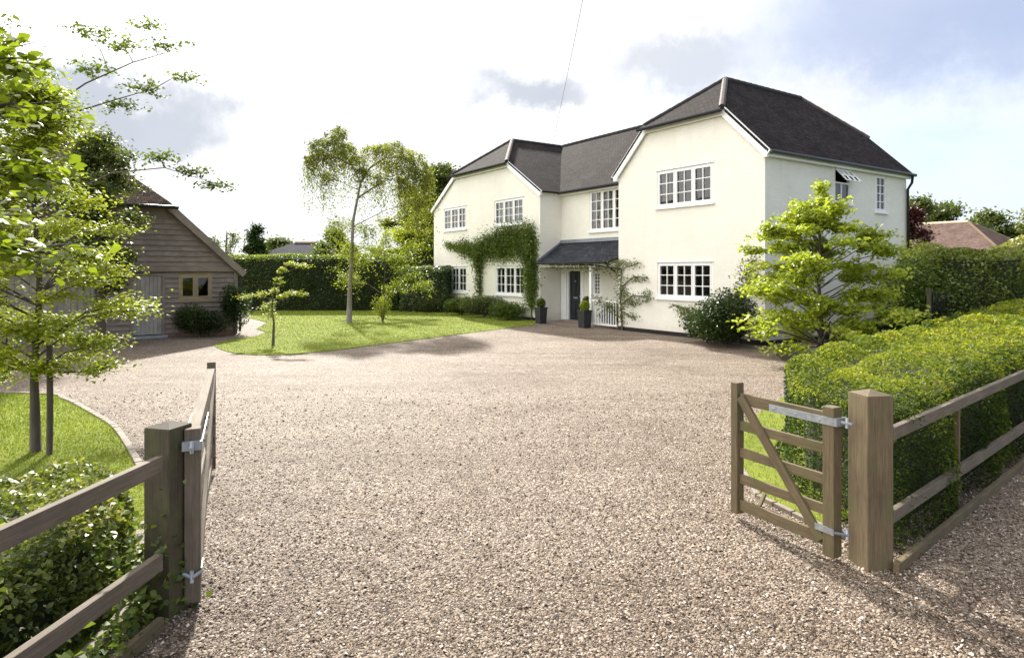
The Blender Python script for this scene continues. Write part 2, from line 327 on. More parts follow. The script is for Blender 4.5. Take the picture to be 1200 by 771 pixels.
# ------------------------------------------------------------------ leaves
def leafmesh(name, P, size, m, parent=None, up=0.5, aspect=0.6, var=None, seed=0, droop=0.0, ovate=False):
    r = np.random.default_rng(seed + 11); n = len(P); P = np.asarray(P, float); size = np.broadcast_to(np.asarray(size, float), (n,)) * r.uniform(.65, 1.25, n)
    def unit(a): return a / (np.linalg.norm(a, axis=1, keepdims=True) + 1e-9)
    nr = unit(r.normal(size=(n, 3))); nr[:, 2] = np.abs(nr[:, 2]) + up; nr = unit(nr)
    a = r.normal(size=(n, 3)); a[:, 2] -= droop; a = unit(np.cross(nr, unit(a))); 
    if droop: a[:, 2] -= droop; a = unit(a)
    b = unit(np.cross(nr, a)); s = size[:, None]
    v = np.empty((n, 4, 3)); v[:, 0] = P - a * s * .5; v[:, 1] = P + b * s * aspect * .5 + nr * s * .10 - a * s * .05; v[:, 2] = P + a * s * .5; v[:, 3] = P - b * s * aspect * .5 + nr * s * .10 - a * s * .05
    v[:, 2, 2] -= size * .08
    K = 4
    if ovate:
        K = 7; w_ = aspect * .5; v = np.empty((n, 7, 3))
        for i, (ta, tb, tn) in enumerate(((-.5, 0, 0), (-.30, .75, .07), (.02, 1, .10), (.30, .55, .04), (.52, 0, -.10), (.02 + .28, -.55, .04), (-.05, -1, .10))): v[:, i] = P + a * s * ta + b * s * w_ * tb + nr * s * tn
    me = bpy.data.meshes.new(name); me.vertices.add(n * K); me.vertices.foreach_set('co', v.ravel())
    me.loops.add(n * K); me.loops.foreach_set('vertex_index', np.arange(n * K, dtype=np.int32))
    me.polygons.add(n); me.polygons.foreach_set('loop_start', np.arange(0, n * K, K, dtype=np.int32))
    me.update(calc_edges=True)
    if var is None: var = r.uniform(0, 1, n)
    at = me.attributes.new('var', 'FLOAT', 'POINT'); at.data.foreach_set('value', np.repeat(np.clip(var, 0, 1), K).astype(np.float32))
    me.materials.append(m); o = bpy.data.objects.new(name, me); C.objects.link(o); o.parent = parent
    return o
_wr = np.random.default_rng(5); _WK = _wr.normal(size=(10, 3)); _WP = _wr.uniform(0, 6.28, 10)
def wob(P, sc_=1.0):
    P = np.asarray(P); return sum(np.sin(P @ (k * sc_) + ph) for k, ph in zip(_WK, _WP)) / 10 * 1.6

def pt_in(poly, X, Y):
    ins = np.zeros(len(X), bool); n = len(poly)
    for i in range(n):
        x1, y1 = poly[i]; x2, y2 = poly[(i + 1) % n]
        c = ((y1 > Y) != (y2 > Y)) & (X < (x2 - x1) * (Y - y1) / (y2 - y1 + 1e-12) + x1); ins ^= c
    return ins
def hedge(name, poly, h, size, m, label, cat='hedge', dens=1.3, vlo=0.15, vtop=0.35, rough=0.10, seed=0, z0=0.0, up=.35, lod=8.0, aspect=.5, core=True, ovate=False, rnd=.14, wsc=3.0, hf=None, vscale=2.2):
    """clipped hedge: leaf shell round a twiggy core. hf(x,y): height"""
    r = np.random.default_rng(seed); poly = [tuple(p) for p in poly]; xs = [p[0] for p in poly]; ys = [p[1] for p in poly]
    hf = hf or (lambda X, Y: np.full(len(X), float(h)))
    bw, bd = max(xs) - min(xs), max(ys) - min(ys); dmax = dens / size ** 2
    Ps = []; n = int(bw * bd * dmax * 1.5); X = r.uniform(min(xs), max(xs), n); Y = r.uniform(min(ys), max(ys), n); k = pt_in(poly, X, Y)
    def keep(X, Y): 
        d = np.hypot(X, Y); return np.maximum(1, d / lod)
    f = keep(X, Y); k &= r.uniform(size=n) < 1 / f ** 2; X, Y, f = X[k], Y[k], f[k]
    dm = np.full(len(X), 9.0)
    for (x1, y1), (x2, y2) in zip(poly, poly[1:] + poly[:1]):
        ln = math.hypot(x2 - x1, y2 - y1); dm = np.minimum(dm, np.abs((y2 - y1) * (X - x1) - (x2 - x1) * (Y - y1)) / ln)
    Z = hf(X, Y) - r.exponential(.05, len(X)) + .02 - rnd * np.exp(-dm / (rnd * .8)); top = np.c_[X, Y, Z]; top[:, 2] += wob(top, wsc) * rough
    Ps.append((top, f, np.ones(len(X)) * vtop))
    area = 0
    for (x1, y1), (x2, y2) in zip(poly, poly[1:] + poly[:1]):
        ln = math.hypot(x2 - x1, y2 - y1); n = int(ln * (h - z0) * dmax * 1.3); u = r.uniform(0, 1, n); X = x1 + (x2 - x1) * u; Y = y1 + (y2 - y1) * u
        nx, ny = (y2 - y1) / ln, -(x2 - x1) / ln
        Z = z0 + r.uniform(0, 1, n) * (hf(X, Y) - z0); f = keep(X, Y); kk = r.uniform(size=n) < 1 / f ** 2
        X, Y, Z, f = X[kk], Y[kk], Z[kk], f[kk]; q = np.c_[X, Y, Z]; o = wob(q, wsc) * rough - r.exponential(.05, len(X)) + .02
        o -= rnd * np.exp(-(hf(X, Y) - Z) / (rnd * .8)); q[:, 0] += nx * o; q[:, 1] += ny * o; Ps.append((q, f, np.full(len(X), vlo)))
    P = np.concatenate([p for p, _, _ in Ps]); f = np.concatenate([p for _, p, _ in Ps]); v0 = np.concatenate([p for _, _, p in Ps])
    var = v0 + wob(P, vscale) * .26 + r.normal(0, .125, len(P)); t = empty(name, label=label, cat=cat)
    leafmesh('foliage', P, size * f, m, t, up=up, aspect=aspect, var=var, seed=seed, ovate=ovate)
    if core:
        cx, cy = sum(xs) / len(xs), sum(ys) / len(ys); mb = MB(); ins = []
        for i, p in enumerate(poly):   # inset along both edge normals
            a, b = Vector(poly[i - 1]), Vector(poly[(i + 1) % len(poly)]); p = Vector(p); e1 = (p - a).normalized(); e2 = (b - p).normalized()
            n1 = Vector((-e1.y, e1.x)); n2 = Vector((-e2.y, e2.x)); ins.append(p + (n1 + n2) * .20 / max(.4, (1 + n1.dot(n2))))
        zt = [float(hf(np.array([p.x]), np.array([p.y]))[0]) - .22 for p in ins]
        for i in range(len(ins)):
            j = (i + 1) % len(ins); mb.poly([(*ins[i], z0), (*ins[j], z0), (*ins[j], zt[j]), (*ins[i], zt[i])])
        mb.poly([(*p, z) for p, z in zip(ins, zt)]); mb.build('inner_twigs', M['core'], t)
    return t

def bushleaf(P, c, rx, ry, rz, n, r, shell=.5):
    d = r.normal(size=(n, 3)); d /= np.linalg.norm(d, axis=1, keepdims=True); rad = (1 - shell * r.uniform(0, 1, n) ** 1.6)[:, None]
    q = d * rad; q[:, 0] *= rx; q[:, 1] *= ry; q[:, 2] *= rz; q += np.array(c); q *= 1; return q
def shrub(name, base, w, h, n, size, m, label, seed=0, d=None, cat='shrub', group=None, lobes=7, var0=.35, up=.4, aspect=.55, stems=5):
    r = np.random.default_rng(seed + 100); d = d or w; t = empty(name, tuple(base), 0, label, cat, group); Q = []
    for i in range(lobes):
        a = 2 * math.pi * i / lobes + r.uniform(-.4, .4); rr = r.uniform(.25, .55) if i else 0; k = r.uniform(.32, .48)
        c = (math.cos(a) * rr * w / 2, math.sin(a) * rr * d / 2, h * r.uniform(.38, .66)); Q.append(bushleaf(None, c, w * k * .75, d * k * .75, h * r.uniform(.32, .42), n // lobes, r, .55))
    P = np.concatenate(Q); P[:, 2] = np.abs(P[:, 2]) + .02; P += (wob(P, 6 / max(w, h)) * .05 * w)[:, None] * r.normal(size=(len(P), 3)) * .5
    var = var0 + wob(P + np.array(base), 3.5) * .2 + r.normal(0, .2, len(P)) + (P[:, 2] / h - .5) * .12
    leafmesh('foliage', P, size, m, t, up=up, var=var, seed=seed, aspect=aspect)
    mb = MB()
    for i in range(stems):
        a = r.uniform(0, 6.28); e = Vector((math.cos(a) * w * .28, math.sin(a) * d * .28, h * r.uniform(.55, .8))); mb.tube([(0, 0, 0), e * .5 + Vector((0, 0, h * .08)), e], [.022, .014, .005], 5)
    mb.build('stem', M['bark'], t); return t

def tree(name, base, trunk, r0, clumps, size, mleaf, mbark, label, cat='tree', twigs=14, per=26, seed=0, droop=0.0, spread=.16, up=.5, aspect=.6, group=None, var0=.45, weep=0.0, z_lo=0.25, vs=1.6, twr=1.0, leaders=(), ldr=.5, ovate=False, lr=1.0):
    """trunk: points relative to the base; clumps: (x,y,z, rx,ry,rz[, weight]) relative to the base"""
    r = np.random.default_rng(seed + 500); t = empty(name, tuple(base), 0, label, cat, group)
    tp = [Vector(p) for p in trunk]; mb = MB(); H = tp[-1].z
    rad = [r0 * (1 - .8 * (p.z / H)) for p in tp]; rad[0] *= 1.25; mb.tube(tp, rad, 10)
    lead = [[Vector(p) for p in l] for l in leaders]
    for l in lead: mb.tube(l, [r0 * ldr * (1 - .8 * i / (len(l) - 1)) for i in range(len(l))], 7)
    cand = [a.lerp(b, k / 6) for l in [tp] + lead for a, b in zip(l, l[1:]) for k in range(1, 7)]; cand = [p for p in cand if p.z > H * z_lo] or [tp[-1]]
    P = []; V = []
    def on_trunk(z):
        for a, b in zip(tp, tp[1:]):
            if a.z <= z <= b.z: return a.lerp(b, (z - a.z) / max(1e-6, b.z - a.z))
        return tp[-1]
    for c in clumps:
        ctr = Vector(c[:3]); rx, ry, rz = c[3:6]; wgt = c[6] if len(c) > 6 else 1.0
        hd = math.hypot(ctr.x, ctr.y); a = min(cand, key=lambda p: (p - ctr).length + 2.0 * max(0, p.z - ctr.z + .35 * math.hypot(p.x - ctr.x, p.y - ctr.y))); zs = a.z; hd = math.hypot(a.x - ctr.x, a.y - ctr.y)
        mid = a.lerp(ctr, .5) + Vector((0, 0, .10 * hd)) + Vector(r.normal(0, .05, 3)) * hd; rl = max(.006, r0 * .30 * (1 - zs / H * .6) * (1.25 if hd > .8 else 1) * lr)
        mb.tube([a, mid, ctr], [rl, rl * .65, rl * .35], 6); cv = r.uniform(-.1, .1)
        for k in range(int(twigs * wgt)):
            d = Vector(r.normal(size=3)).normalized(); q = r.uniform(.55, 1.0); e = ctr + Vector((d.x * rx, d.y * ry, d.z * rz)) * q
            s0 = mid.lerp(ctr, r.uniform(.2, 1.0)); m1 = s0.lerp(e, .5) + Vector((0, 0, .06 * (e - s0).length))
            pts = [s0, m1, e]
            if weep: pts.append(e + Vector((r.normal(0, .12), r.normal(0, .12), -weep * r.uniform(.25, 1) ** 1.3)))
            mb.tube(pts, [rl * .3 * twr, rl * .2 * twr, rl * .12 * twr] + ([rl * .08 * twr] if weep else []), 4, False)
            for _ in range(per):
                if weep: u = r.uniform(.1, 1) ; seg = m1.lerp(e, u * 2.6) if u < .38 else e.lerp(pts[-1], ((u - .38) / .62) ** 1.2)
                else: u = r.uniform(.25, 1.1); seg = s0.lerp(e, u)
                sp = spread * (.45 + .55 * min(1, u)); P.append((seg.x + r.normal(0, sp), seg.y + r.normal(0, sp), seg.z + r.normal(0, sp * .55))); V.append(cv)
    mb.build('trunk', mbark, t); P = np.array(P); P[:, 2] = np.maximum(P[:, 2], .08)
    var = var0 + np.array(V) + wob(P + np.array(base), vs) * .16 + r.normal(0, .17, len(P))
    leafmesh('crown', P, size, mleaf, t, up=up, aspect=aspect, var=var, seed=seed, droop=droop, ovate=ovate); return t

# ------------------------------------------------------------------ ground
def sheet(name, pts, z, m, sub=0):
    mb = MB(); mb.poly([(p[0], p[1], z) for p in pts], uv=[(p[0], p[1]) for p in pts]); o = mb.build(name, m); o['kind'] = 'structure'; return o
def smooth_line(pts, n=8):
    out = []; P = [Vector((*p[:2], 0)) for p in pts]
    for i in range(len(P) - 1):
        a, b, c, d = P[max(0, i - 1)], P[i], P[i + 1], P[min(len(P) - 1, i + 2)]
        for k in range(n):
            t = k / n; q = .5 * ((2 * b) + (c - a) * t + (2 * a - 5 * b + 4 * c - d) * t * t + (3 * b - a - 3 * c + d) * t ** 3); out.append((q.x, q.y))
    out.append((P[-1].x, P[-1].y)); return out
sheet('ground', [(-500, -60), (500, -60), (500, 900), (-500, 900)], -0.004, M['rough'])
sheet('gravel_drive', [(-22, -6), (14, -6), (15, 8), (9, 20), (4, 32), (-7, 28), (-9.0, 33), (-13, 33), (-16, 26), (-22, 12)], 0.0, M['gravel'])
far_edge = smooth_line([G(x, y) for x, y in ((250, 405), (262, 411), (285, 415.5), (330, 416), (380, 412), (430, 406), (480, 399.5), (530, 393), (580, 386.5), (628, 380.5))])
back = [(1.0, 26.6), (-4.8, 34.8), (-14.5, 34.8), (-11.4, 28.2), (-9.6, 25.6)] + [tuple(G(x, y)[:2]) for x, y in ((300, 386), (312, 389.5), (300, 394), (272, 398))]
LAWN = far_edge + back
sheet('lawn', LAWN, 0.012, M['lawn'])
near_edge = smooth_line([(-11.5, 11.2), G(40, 462), G(75, 468), G(110, 486), G(140, 508), (-3.25, 5.9), (-2.85, 5.0), (-2.35, 4.1), (-2.25, 2.5), (-2.5, 0.5)])
NLAWN = near_edge + [(-14, 0.5), (-14, 11)]
sheet('lawn', NLAWN, 0.012, M['lawn'])
STRIP = [(2.42, 5.25), (2.22, 5.9), (2.40, 7.0), (3.0, 8.6), (5, 11.4), (7, 13.2), (12, 17.5), (14, 18.0), (6, 9.4), (3.3, 7.0), (2.85, 5.4)]
sheet('lawn', STRIP, 0.012, M['lawn'])
sheet('planting_bed', [(6.4, 15.9), (7.6, 16.5), (14.2, 21.6), (20, 22), (16, 18), (8.5, 13.0), (5.9, 13.8)], 0.016, M['mulch'])
# kerb edging of the two lawns
def strip_kerb(line, w, h, m):
    mb = MB()
    for i in range(len(line) - 1):
        a, b = Vector((*line[i], 0)), Vector((*line[i + 1], 0)); ln = (b - a).length
        n = max(1, round(ln / .22))
        for k in range(n): mb.bar(a.lerp(b, k / n) + Vector((0, 0, h / 2 - .01)), a.lerp(b, (k + .94) / n) + Vector((0, 0, h / 2 - .01 + random.uniform(-.004, .004))), w, h)
    o = mb.build('kerb', m, bevel=.006); o['kind'] = 'structure'
strip_kerb(near_edge, .07, .045, M['stone']); strip_kerb([(2.72, 4.72), (2.42, 5.25), (2.22, 5.9), (2.40, 7.0), (3.0, 8.6)], .05, .05, M['stone'])
# paved step in front of the porch
HR = math.atan2(-0.827, 0.562); A = Vector((6.9, 17.8, 0))
def HL(x, y, z=0): return A + Vector((0.562 * x + 0.827 * y, -0.827 * x + 0.562 * y, z))
sheet('path', [HL(-10.2, -.5)[:2], HL(-6.2, -.35)[:2], HL(-5.75, 1.08)[:2], HL(-10.24, 1.08)[:2]], 0.008, simple('paving', (.20, .15, .12), .85, 0, .35, 12))

# grass blades on the near lawn and the strip
def blades(name, poly, n, hgt, seed, z0=.012):
    r = np.random.default_rng(seed); xs = [p[0] for p in poly]; ys = [p[1] for p in poly]
    X = r.uniform(min(xs), max(xs), n); Y = r.uniform(min(ys), max(ys), n); k = pt_in(poly, X, Y); X, Y = X[k], Y[k]; n = len(X)
    f = np.maximum(1, np.hypot(X, Y) / 7); kk = r.uniform(size=n) < 1 / f; X, Y, f = X[kk], Y[kk], f[kk]; n = len(X)
    a = r.uniform(0, 6.28, n); wd = .004 * f; h = hgt * r.uniform(.5, 1.2, n); lean = r.normal(0, .4, (n, 2)) * h[:, None]
    v = np.empty((n, 3, 3)); v[:, 0] = np.c_[X + np.cos(a) * wd, Y + np.sin(a) * wd, np.full(n, z0)]; v[:, 1] = np.c_[X - np.cos(a) * wd, Y - np.sin(a) * wd, np.full(n, z0)]; v[:, 2] = np.c_[X + lean[:, 0], Y + lean[:, 1], z0 + h]
    me = bpy.data.meshes.new(name); me.vertices.add(n * 3); me.vertices.foreach_set('co', v.ravel()); me.loops.add(n * 3); me.loops.foreach_set('vertex_index', np.arange(n * 3, dtype=np.int32))
    me.polygons.add(n); me.polygons.foreach_set('loop_start', np.arange(0, n * 3, 3, dtype=np.int32)); me.update(calc_edges=True)
    var = .5 + wob(np.c_[X, Y, X * 0], 2.0) * .3 + r.normal(0, .18, n)
    me.attributes.new('var', 'FLOAT', 'POINT').data.foreach_set('value', np.repeat(np.clip(var, 0, 1), 3).astype(np.float32))
    me.materials.append(M['l_grass']); o = bpy.data.objects.new(name, me); C.objects.link(o); return o
tag(blades('grass', [p for p in near_edge if p[1] > 2.3] + [(-9, 2.3), (-11.5, 11)], 150000, .035, 1), 'short mown grass of the lawn round the staked tree', 'grass', kind='stuff')
tag(blades('grass', STRIP, 60000, .04, 2), 'short grass along the foot of the yellow-green hedge', 'grass', kind='stuff')
tag(blades('grass', LAWN, 230000, .024, 3), 'short mown grass of the lawn round the birch', 'grass', kind='stuff')

# loose stones on the gravel near the gate
def stones():
    r = np.random.default_rng(3); n = 190000; Y = 2.4 + r.uniform(0, 1, n) ** 1.35 * 9.2; X = r.uniform(-.82, .82, n) * Y
    k = ~pt_in(NLAWN, X, Y) & ~pt_in(STRIP, X, Y) & (r.uniform(size=n) < np.clip((11.5 - Y) / 5.5, 0, 1)); X, Y = X[k], Y[k]; n = len(X); s = r.lognormal(-5.15, .46, n); s = np.clip(s, .0025, .016) * np.maximum(1, Y / 7)
    base = np.array([(1, 0, 0), (.2, .95, .1), (-.95, .3, 0), (-.3, -.9, .1), (.1, .1, .75)], float)
    a = r.uniform(0, 6.28, n); ca, sa = np.cos(a), np.sin(a); v = base[None] * r.uniform(.65, 1.3, (n, 5, 1)); v = v * s[:, None, None]
    v[:, :, 1] *= r.uniform(.55, 1, n)[:, None]
    x = v[:, :, 0] * ca[:, None] - v[:, :, 1] * sa[:, None]; y = v[:, :, 0] * sa[:, None] + v[:, :, 1] * ca[:, None]
    tl = r.normal(0, .35, (n, 2)); z = v[:, :, 2] + s[:, None] * .15 + x * tl[:, :1] + y * tl[:, 1:] + .001
    V = np.stack([x + X[:, None], y + Y[:, None], z], -1).reshape(-1, 3)
    fc = np.array([(0, 1, 4), (1, 2, 4), (2, 3, 4), (3, 0, 4)]); Fc = (fc[None] + np.arange(n)[:, None, None] * 5).reshape(-1)
    me = bpy.data.meshes.new('loose_stones'); me.vertices.add(n * 5); me.vertices.foreach_set('co', V.ravel()); me.loops.add(n * 12); me.loops.foreach_set('vertex_index', Fc.astype(np.int32))
    me.polygons.add(n * 4); me.polygons.foreach_set('loop_start', np.arange(0, n * 12, 3, dtype=np.int32)); me.update(calc_edges=True)
    me.attributes.new('var', 'FLOAT', 'POINT').data.foreach_set('value', np.repeat(r.uniform(0, 1, n), 5).astype(np.float32))
    m, t, b = mat('pebbles'); at = N(t, 'ShaderNodeAttribute', attribute_name='var').outputs['Fac']
    L(t, ramp(t, at, [(0.0, (0.03, 0.02, 0.012)), (0.2, (0.098, 0.068, 0.045)), (0.5, (0.22, 0.163, 0.116)), (0.75, (0.316, 0.241, 0.181)), (0.9, (0.445, 0.366, 0.301)), (1.0, (0.702, 0.614, 0.546))]), b.inputs['Base Color'])
    b.inputs['Roughness'].default_value = .75; b.inputs['Specular IOR Level'].default_value = .3; me.materials.append(m); o = bpy.data.objects.new('loose_stones', me); C.objects.link(o)
    tag(o, 'loose beige and brown gravel stones lying on the drive', 'gravel', kind='stuff')
stones()

# ------------------------------------------------------------------ the white house
house = empty('house', tuple(A), HR, 'large cream painted brick house with dark tiled roof and white casement windows', 'house')
fr = lambda a, z, d: (a, -d, z)                      # front walls (y=0), d outward
lk = lambda a, z, d: (a, 1.1 - d, z)                 # recessed link wall
sd = lambda a, z, d: (d, a, z)                       # right side wall
WIN_R = [(-3.93, -1.75, 1.18, 2.30), (-3.95, -1.73, 4.06, 5.23)]
WIN_L = [(-18.35, -16.1, 1.0, 2.24), (-13.55, -11.3, 1.0, 2.25), (-18.4, -16.15, 4.04, 5.14), (-13.66, -11.4, 4.03, 5.13)]
WIN_K = [(-8.5, -6.45, 3.56, 5.14)]; SIDELIGHT = (-8.32, -7.84, 1.08, 2.02); DOOR = (-9.86, -8.94, 0.06, 2.12)
WIN_S = [(3.45, 4.4, 4.1, 5.17), (5.85, 6.55, 3.95, 5.15)]
mb = MB(); gz = 5.44; T = .977
wall_holes(mb, [(-5.73, 0), (0, 0), (0, gz - .06), (-1.33, 6.7), (-4.40, 6.7), (-5.73, gz - .06)], WIN_R, fr)
wall_holes(mb, [(0, 0), (7.9, 0), (7.9, gz - .06), (0, gz - .06)], WIN_S, sd)
mb.poly([(0, 7.9, 0), (-5.73, 7.9, 0), (-5.73, 7.9, gz - .06), (-4.4, 7.9, 6.7), (-1.33, 7.9, 6.7), (0, 7.9, gz - .06)])
mb.poly([(-5.73, 0, 0), (-5.73, 1.1, 0), (-5.73, 1.1, gz - .06), (-5.73, 0, gz - .06)]); mb.poly([(-5.73, 7.9, 0), (-5.73, 6, 0), (-5.73, 6, gz - .06), (-5.73, 7.9, gz - .06)])
# left wing
wall_holes(mb, [(-19.5, 0), (-10.26, 0), (-10.26, 5.3), (-12.5, 6.68), (-17.25, 6.68), (-19.5, 5.3)], WIN_L, fr)
mb.poly([(-10.26, 0, 0), (-10.26, 1.1, 0), (-10.26, 1.1, 5.3), (-10.26, 0, 5.3)])
mb.poly([(-19.5, 0, 0), (-19.5, 9.4, 0), (-19.5, 9.4, 5.3), (-19.5, 0, 5.3)]); mb.poly([(-19.5, 9.4, 0), (-10.26, 9.4, 0), (-10.26, 9.4, 5.3), (-14.88, 9.4, 8.15), (-19.5, 9.4, 5.3)]); mb.poly([(-10.26, 9.4, 0), (-10.26, 8.4, 0), (-10.26, 8.4, 5.3), (-10.26, 9.4, 5.3)])
wall_holes(mb, [(-10.26, 0), (-5.73, 0), (-5.73, 5.35), (-10.26, 5.35)], WIN_K + [SIDELIGHT, DOOR], lk)
mb.poly([(-10.26, 8.4, 0), (-5.73, 8.4, 0), (-5.73, 8.4, 5.35), (-10.26, 8.4, 5.35)])
# inner partition behind the rooms and the first floor keep the rooms dark
mb.poly([(-19.4, 3.5, 0), (-5.8, 3.5, 0), (-5.8, 3.5, 5.2), (-19.4, 3.5, 5.2)]); mb.poly([(-5.7, 3.4, 0), (-.05, 3.4, 0), (-.05, 3.4, 5.2), (-5.7, 3.4, 5.2)])
mb.poly([(-19.4, .2, 2.8), (-10.3, .2, 2.8), (-10.3, 3.4, 2.8), (-19.4, 3.4, 2.8)]); mb.poly([(-5.7, .2, 2.8), (-.05, .2, 2.8), (-.05, 3.4, 2.8), (-5.7, 3.4, 2.8)]); mb.poly([(-10.25, 1.3, 2.8), (-5.8, 1.3, 2.8), (-5.8, 3.4, 2.8), (-10.25, 3.4, 2.8)])
mb.build('wall', M['brick'], house)
# black plinth, a touch proud of the wall
for q in ((-5.72, .02, -.02, .1, 0, .13), (-.1, .02, .1, 7.92, 0, .13), (-19.52, -10.24, -.02, .1, 0, .13)):
    mb = MB(); mb.box(*q); mb.build('plinth', M['black'], house)
# roofs
h2 = lambda d: 5.5 + T * d
roof = MB()
xr, zr = -2.865, 5.5 + T * 2.865
def both(side):  # right block slopes, side=+1 right, -1 left
    xe = .2 if side > 0 else -5.93; xb = -1.33 if side > 0 else -4.40
    return [(xe, -.12, h2(-.2)), (xe, 8.02, h2(-.2)), (xb, 8.02, h2(1.33)), (xr, 6.2, zr), (xr, 2.02, zr), (xb, -.12, h2(1.33))]
roof.slab(both(1), .07); roof.slab(both(-1), .07)
def hipend(x0, x1, xm, zb, zt, yb, yt, sgn=-1):
    sl = (zt - zb) / abs(yt - yb); o = .17; k = o / abs(yt - yb) * abs(xm - x0)
    roof.slab([(x0 - .06, yb + sgn * o, zb - o * sl), (x1 + .06, yb + sgn * o, zb - o * sl), (x1, yb, zb), (xm, yt, zt), (x0, yb, zb)], .07)
hipend(-4.40, -1.33, xr, h2(1.33), zr, -.12, 2.02); hipend(-4.40, -1.33, xr, h2(1.33), zr, 8.02, 6.2, 1)
ho = roof.build('roof', M['tiles'], house)
roof = MB(); TL = .628; hl = lambda d: 5.36 + TL * d; xl, zl = -14.88, 8.262
for xe, xb in ((-10.06, -12.51), (-19.7, -17.25)):
    roof.slab([(xe, -.12, hl(-.2)), (xe, 9.55, hl(-.2)), (xl, 9.55, zl), (xl, 1.78, zl), (xb, -.12, hl(2.25))] if xe < -12 else
              [(xe, -.12, hl(-.2)), (xe, .95, hl(-.2)), (xl, 4.78, zl), (xl, 1.78, zl), (xb, -.12, hl(2.25))], .07)
roof.slab([(-10.06, 8.6, hl(-.2)), (-10.06, 9.55, hl(-.2)), (xl, 9.55, zl), (xl, 4.78, zl)], .07)
hipend(-17.25, -12.51, xl, hl(2.25), zl, -.12, 1.78)
roof.build('roof', M['tiles'], house)
roof = MB(); zk = zl; ek = 5.42; tk = (zk - ek) / (4.78 - 1.1)
roof.slab([(-10.06, .85, ek - .25 * tk), (-4.9, .85, ek - .25 * tk), (-4.0, 4.78, zk), (xl, 4.78, zk)], .07)
roof.slab([(-10.06, 8.6, ek - .2), (-4.0, 8.6, ek - .2), (-4.0, 4.78, zk), (xl, 4.78, zk)], .07)
roof.build('roof', M['tiles'], house)
# ridge and hip tiles: short overlapping half rounds
RC = simple('ridge_clay', (.040, .030, .026), .8, 0, .35, 5)
def ridgeline(a, b, r=.10, step=.32):
    ridge = MB(); a, b = Vector(a), Vector(b); n = max(2, int((b - a).length / step))
    for k in range(n): ridge.tube([a.lerp(b, k / n), a.lerp(b, (k + 1.03) / n)], [r, r * 1.12], 8)
    ridge.build('ridge_tiles', RC, house)
ridgeline((xr, 2.02, zr - .03), (xr, 6.2, zr - .03)); ridgeline((xl, 1.78, zl - .03), (xl, 9.5, zl - .03)); ridgeline((xl, 4.78, zk - .03), (-4.6, 4.78, zk - .03))
for a, b in (((-1.33, -.12, h2(1.33) - .03), (xr, 2.02, zr - .03)), ((-4.40, -.12, h2(1.33) - .03), (xr, 2.02, zr - .03)), ((-1.33, 8.02, h2(1.33) - .03), (xr, 6.2, zr - .03)),
             ((-12.51, -.12, hl(2.25) - .03), (xl, 1.78, zl - .03)), ((-17.25, -.12, hl(2.25) - .03), (xl, 1.78, zl - .03))): ridgeline(a, b, .09)
# white barge boards, fascias
def barge(a, b, y, w=.24):
    bb = MB(); a, b = Vector((a[0], y, a[1] - w / 2 - .02)), Vector((b[0], y, b[1] - w / 2 - .02)); bb.bar(a, b, .05, w); bb.build('barge_board', M['white'], house)
y = -.09
barge((.16, h2(-.16)), (-1.33, h2(1.33)), y); barge((-5.89, h2(-.16)), (-4.40, h2(1.33)), y)
barge((-10.1, hl(-.16)), (-12.51, hl(2.25)), y); barge((-19.66, hl(-.16)), (-17.25, hl(2.25)), y)
for q in ((-4.5, -1.23, y - .03, y + .03, h2(1.33) - .27, h2(1.33) - .10), (-17.35, -12.41, y - .03, y + .03, hl(2.25) - .27, hl(2.25) - .10), (.03, .15, -.015, 7.96, 5.15, 5.31), (-10.2, -5.75, .92, 1.09, 5.10, 5.24)):
    bb = MB(); bb.box(*q); bb.build('fascia', M['white'], house)
for q in ((-.02, .14, -.12, -.02, 5.12, 5.32), (-5.87, -5.71, -.12, -.02, 5.12, 5.32), (-10.28, -10.10, -.12, -.02, 5.06, 5.2)):
    bb = MB(); bb.box(*q); bb.build('box_end', M['white'], house)
for pts, rd in (([(.23, -.1, 5.27), (.23, 8.05, 5.27)], .055), ([(-10.1, .82, 5.20), (-5.9, .82, 5.20)], .055), ([(-4.55, -.30, h2(1.33) - .17), (-1.2, -.30, h2(1.33) - .17)], .05),
                ([(-17.4, -.30, hl(2.25) - .15), (-12.4, -.30, hl(2.25) - .15)], .05), ([(-5.93, -.15, 5.22), (-5.93, .9, 5.22)], .04)):
    gt = MB(); gt.tube(pts, rd, 8); gt.build('gutter', M['black'], house)
dp = MB(); dp.tube([(.23, 7.85, 5.25), (.2, 7.85, 5.0), (.07, 7.85, 4.8), (.07, 7.85, .1)], .045, 8); dp.build('downpipe', M['black'], house)
dp = MB(); dp.tube([(-5.95, .82, 5.2), (-5.84, .95, 4.95), (-5.84, .98, 3.2)], .035, 8); dp.build('downpipe', M['black'], house)
dp = MB(); dp.tube([(-19.6, -.02, 5.2), (-19.57, .06, 4.9), (-19.57, .06, .1)], .04, 8); dp.build('downpipe', M['black'], house)

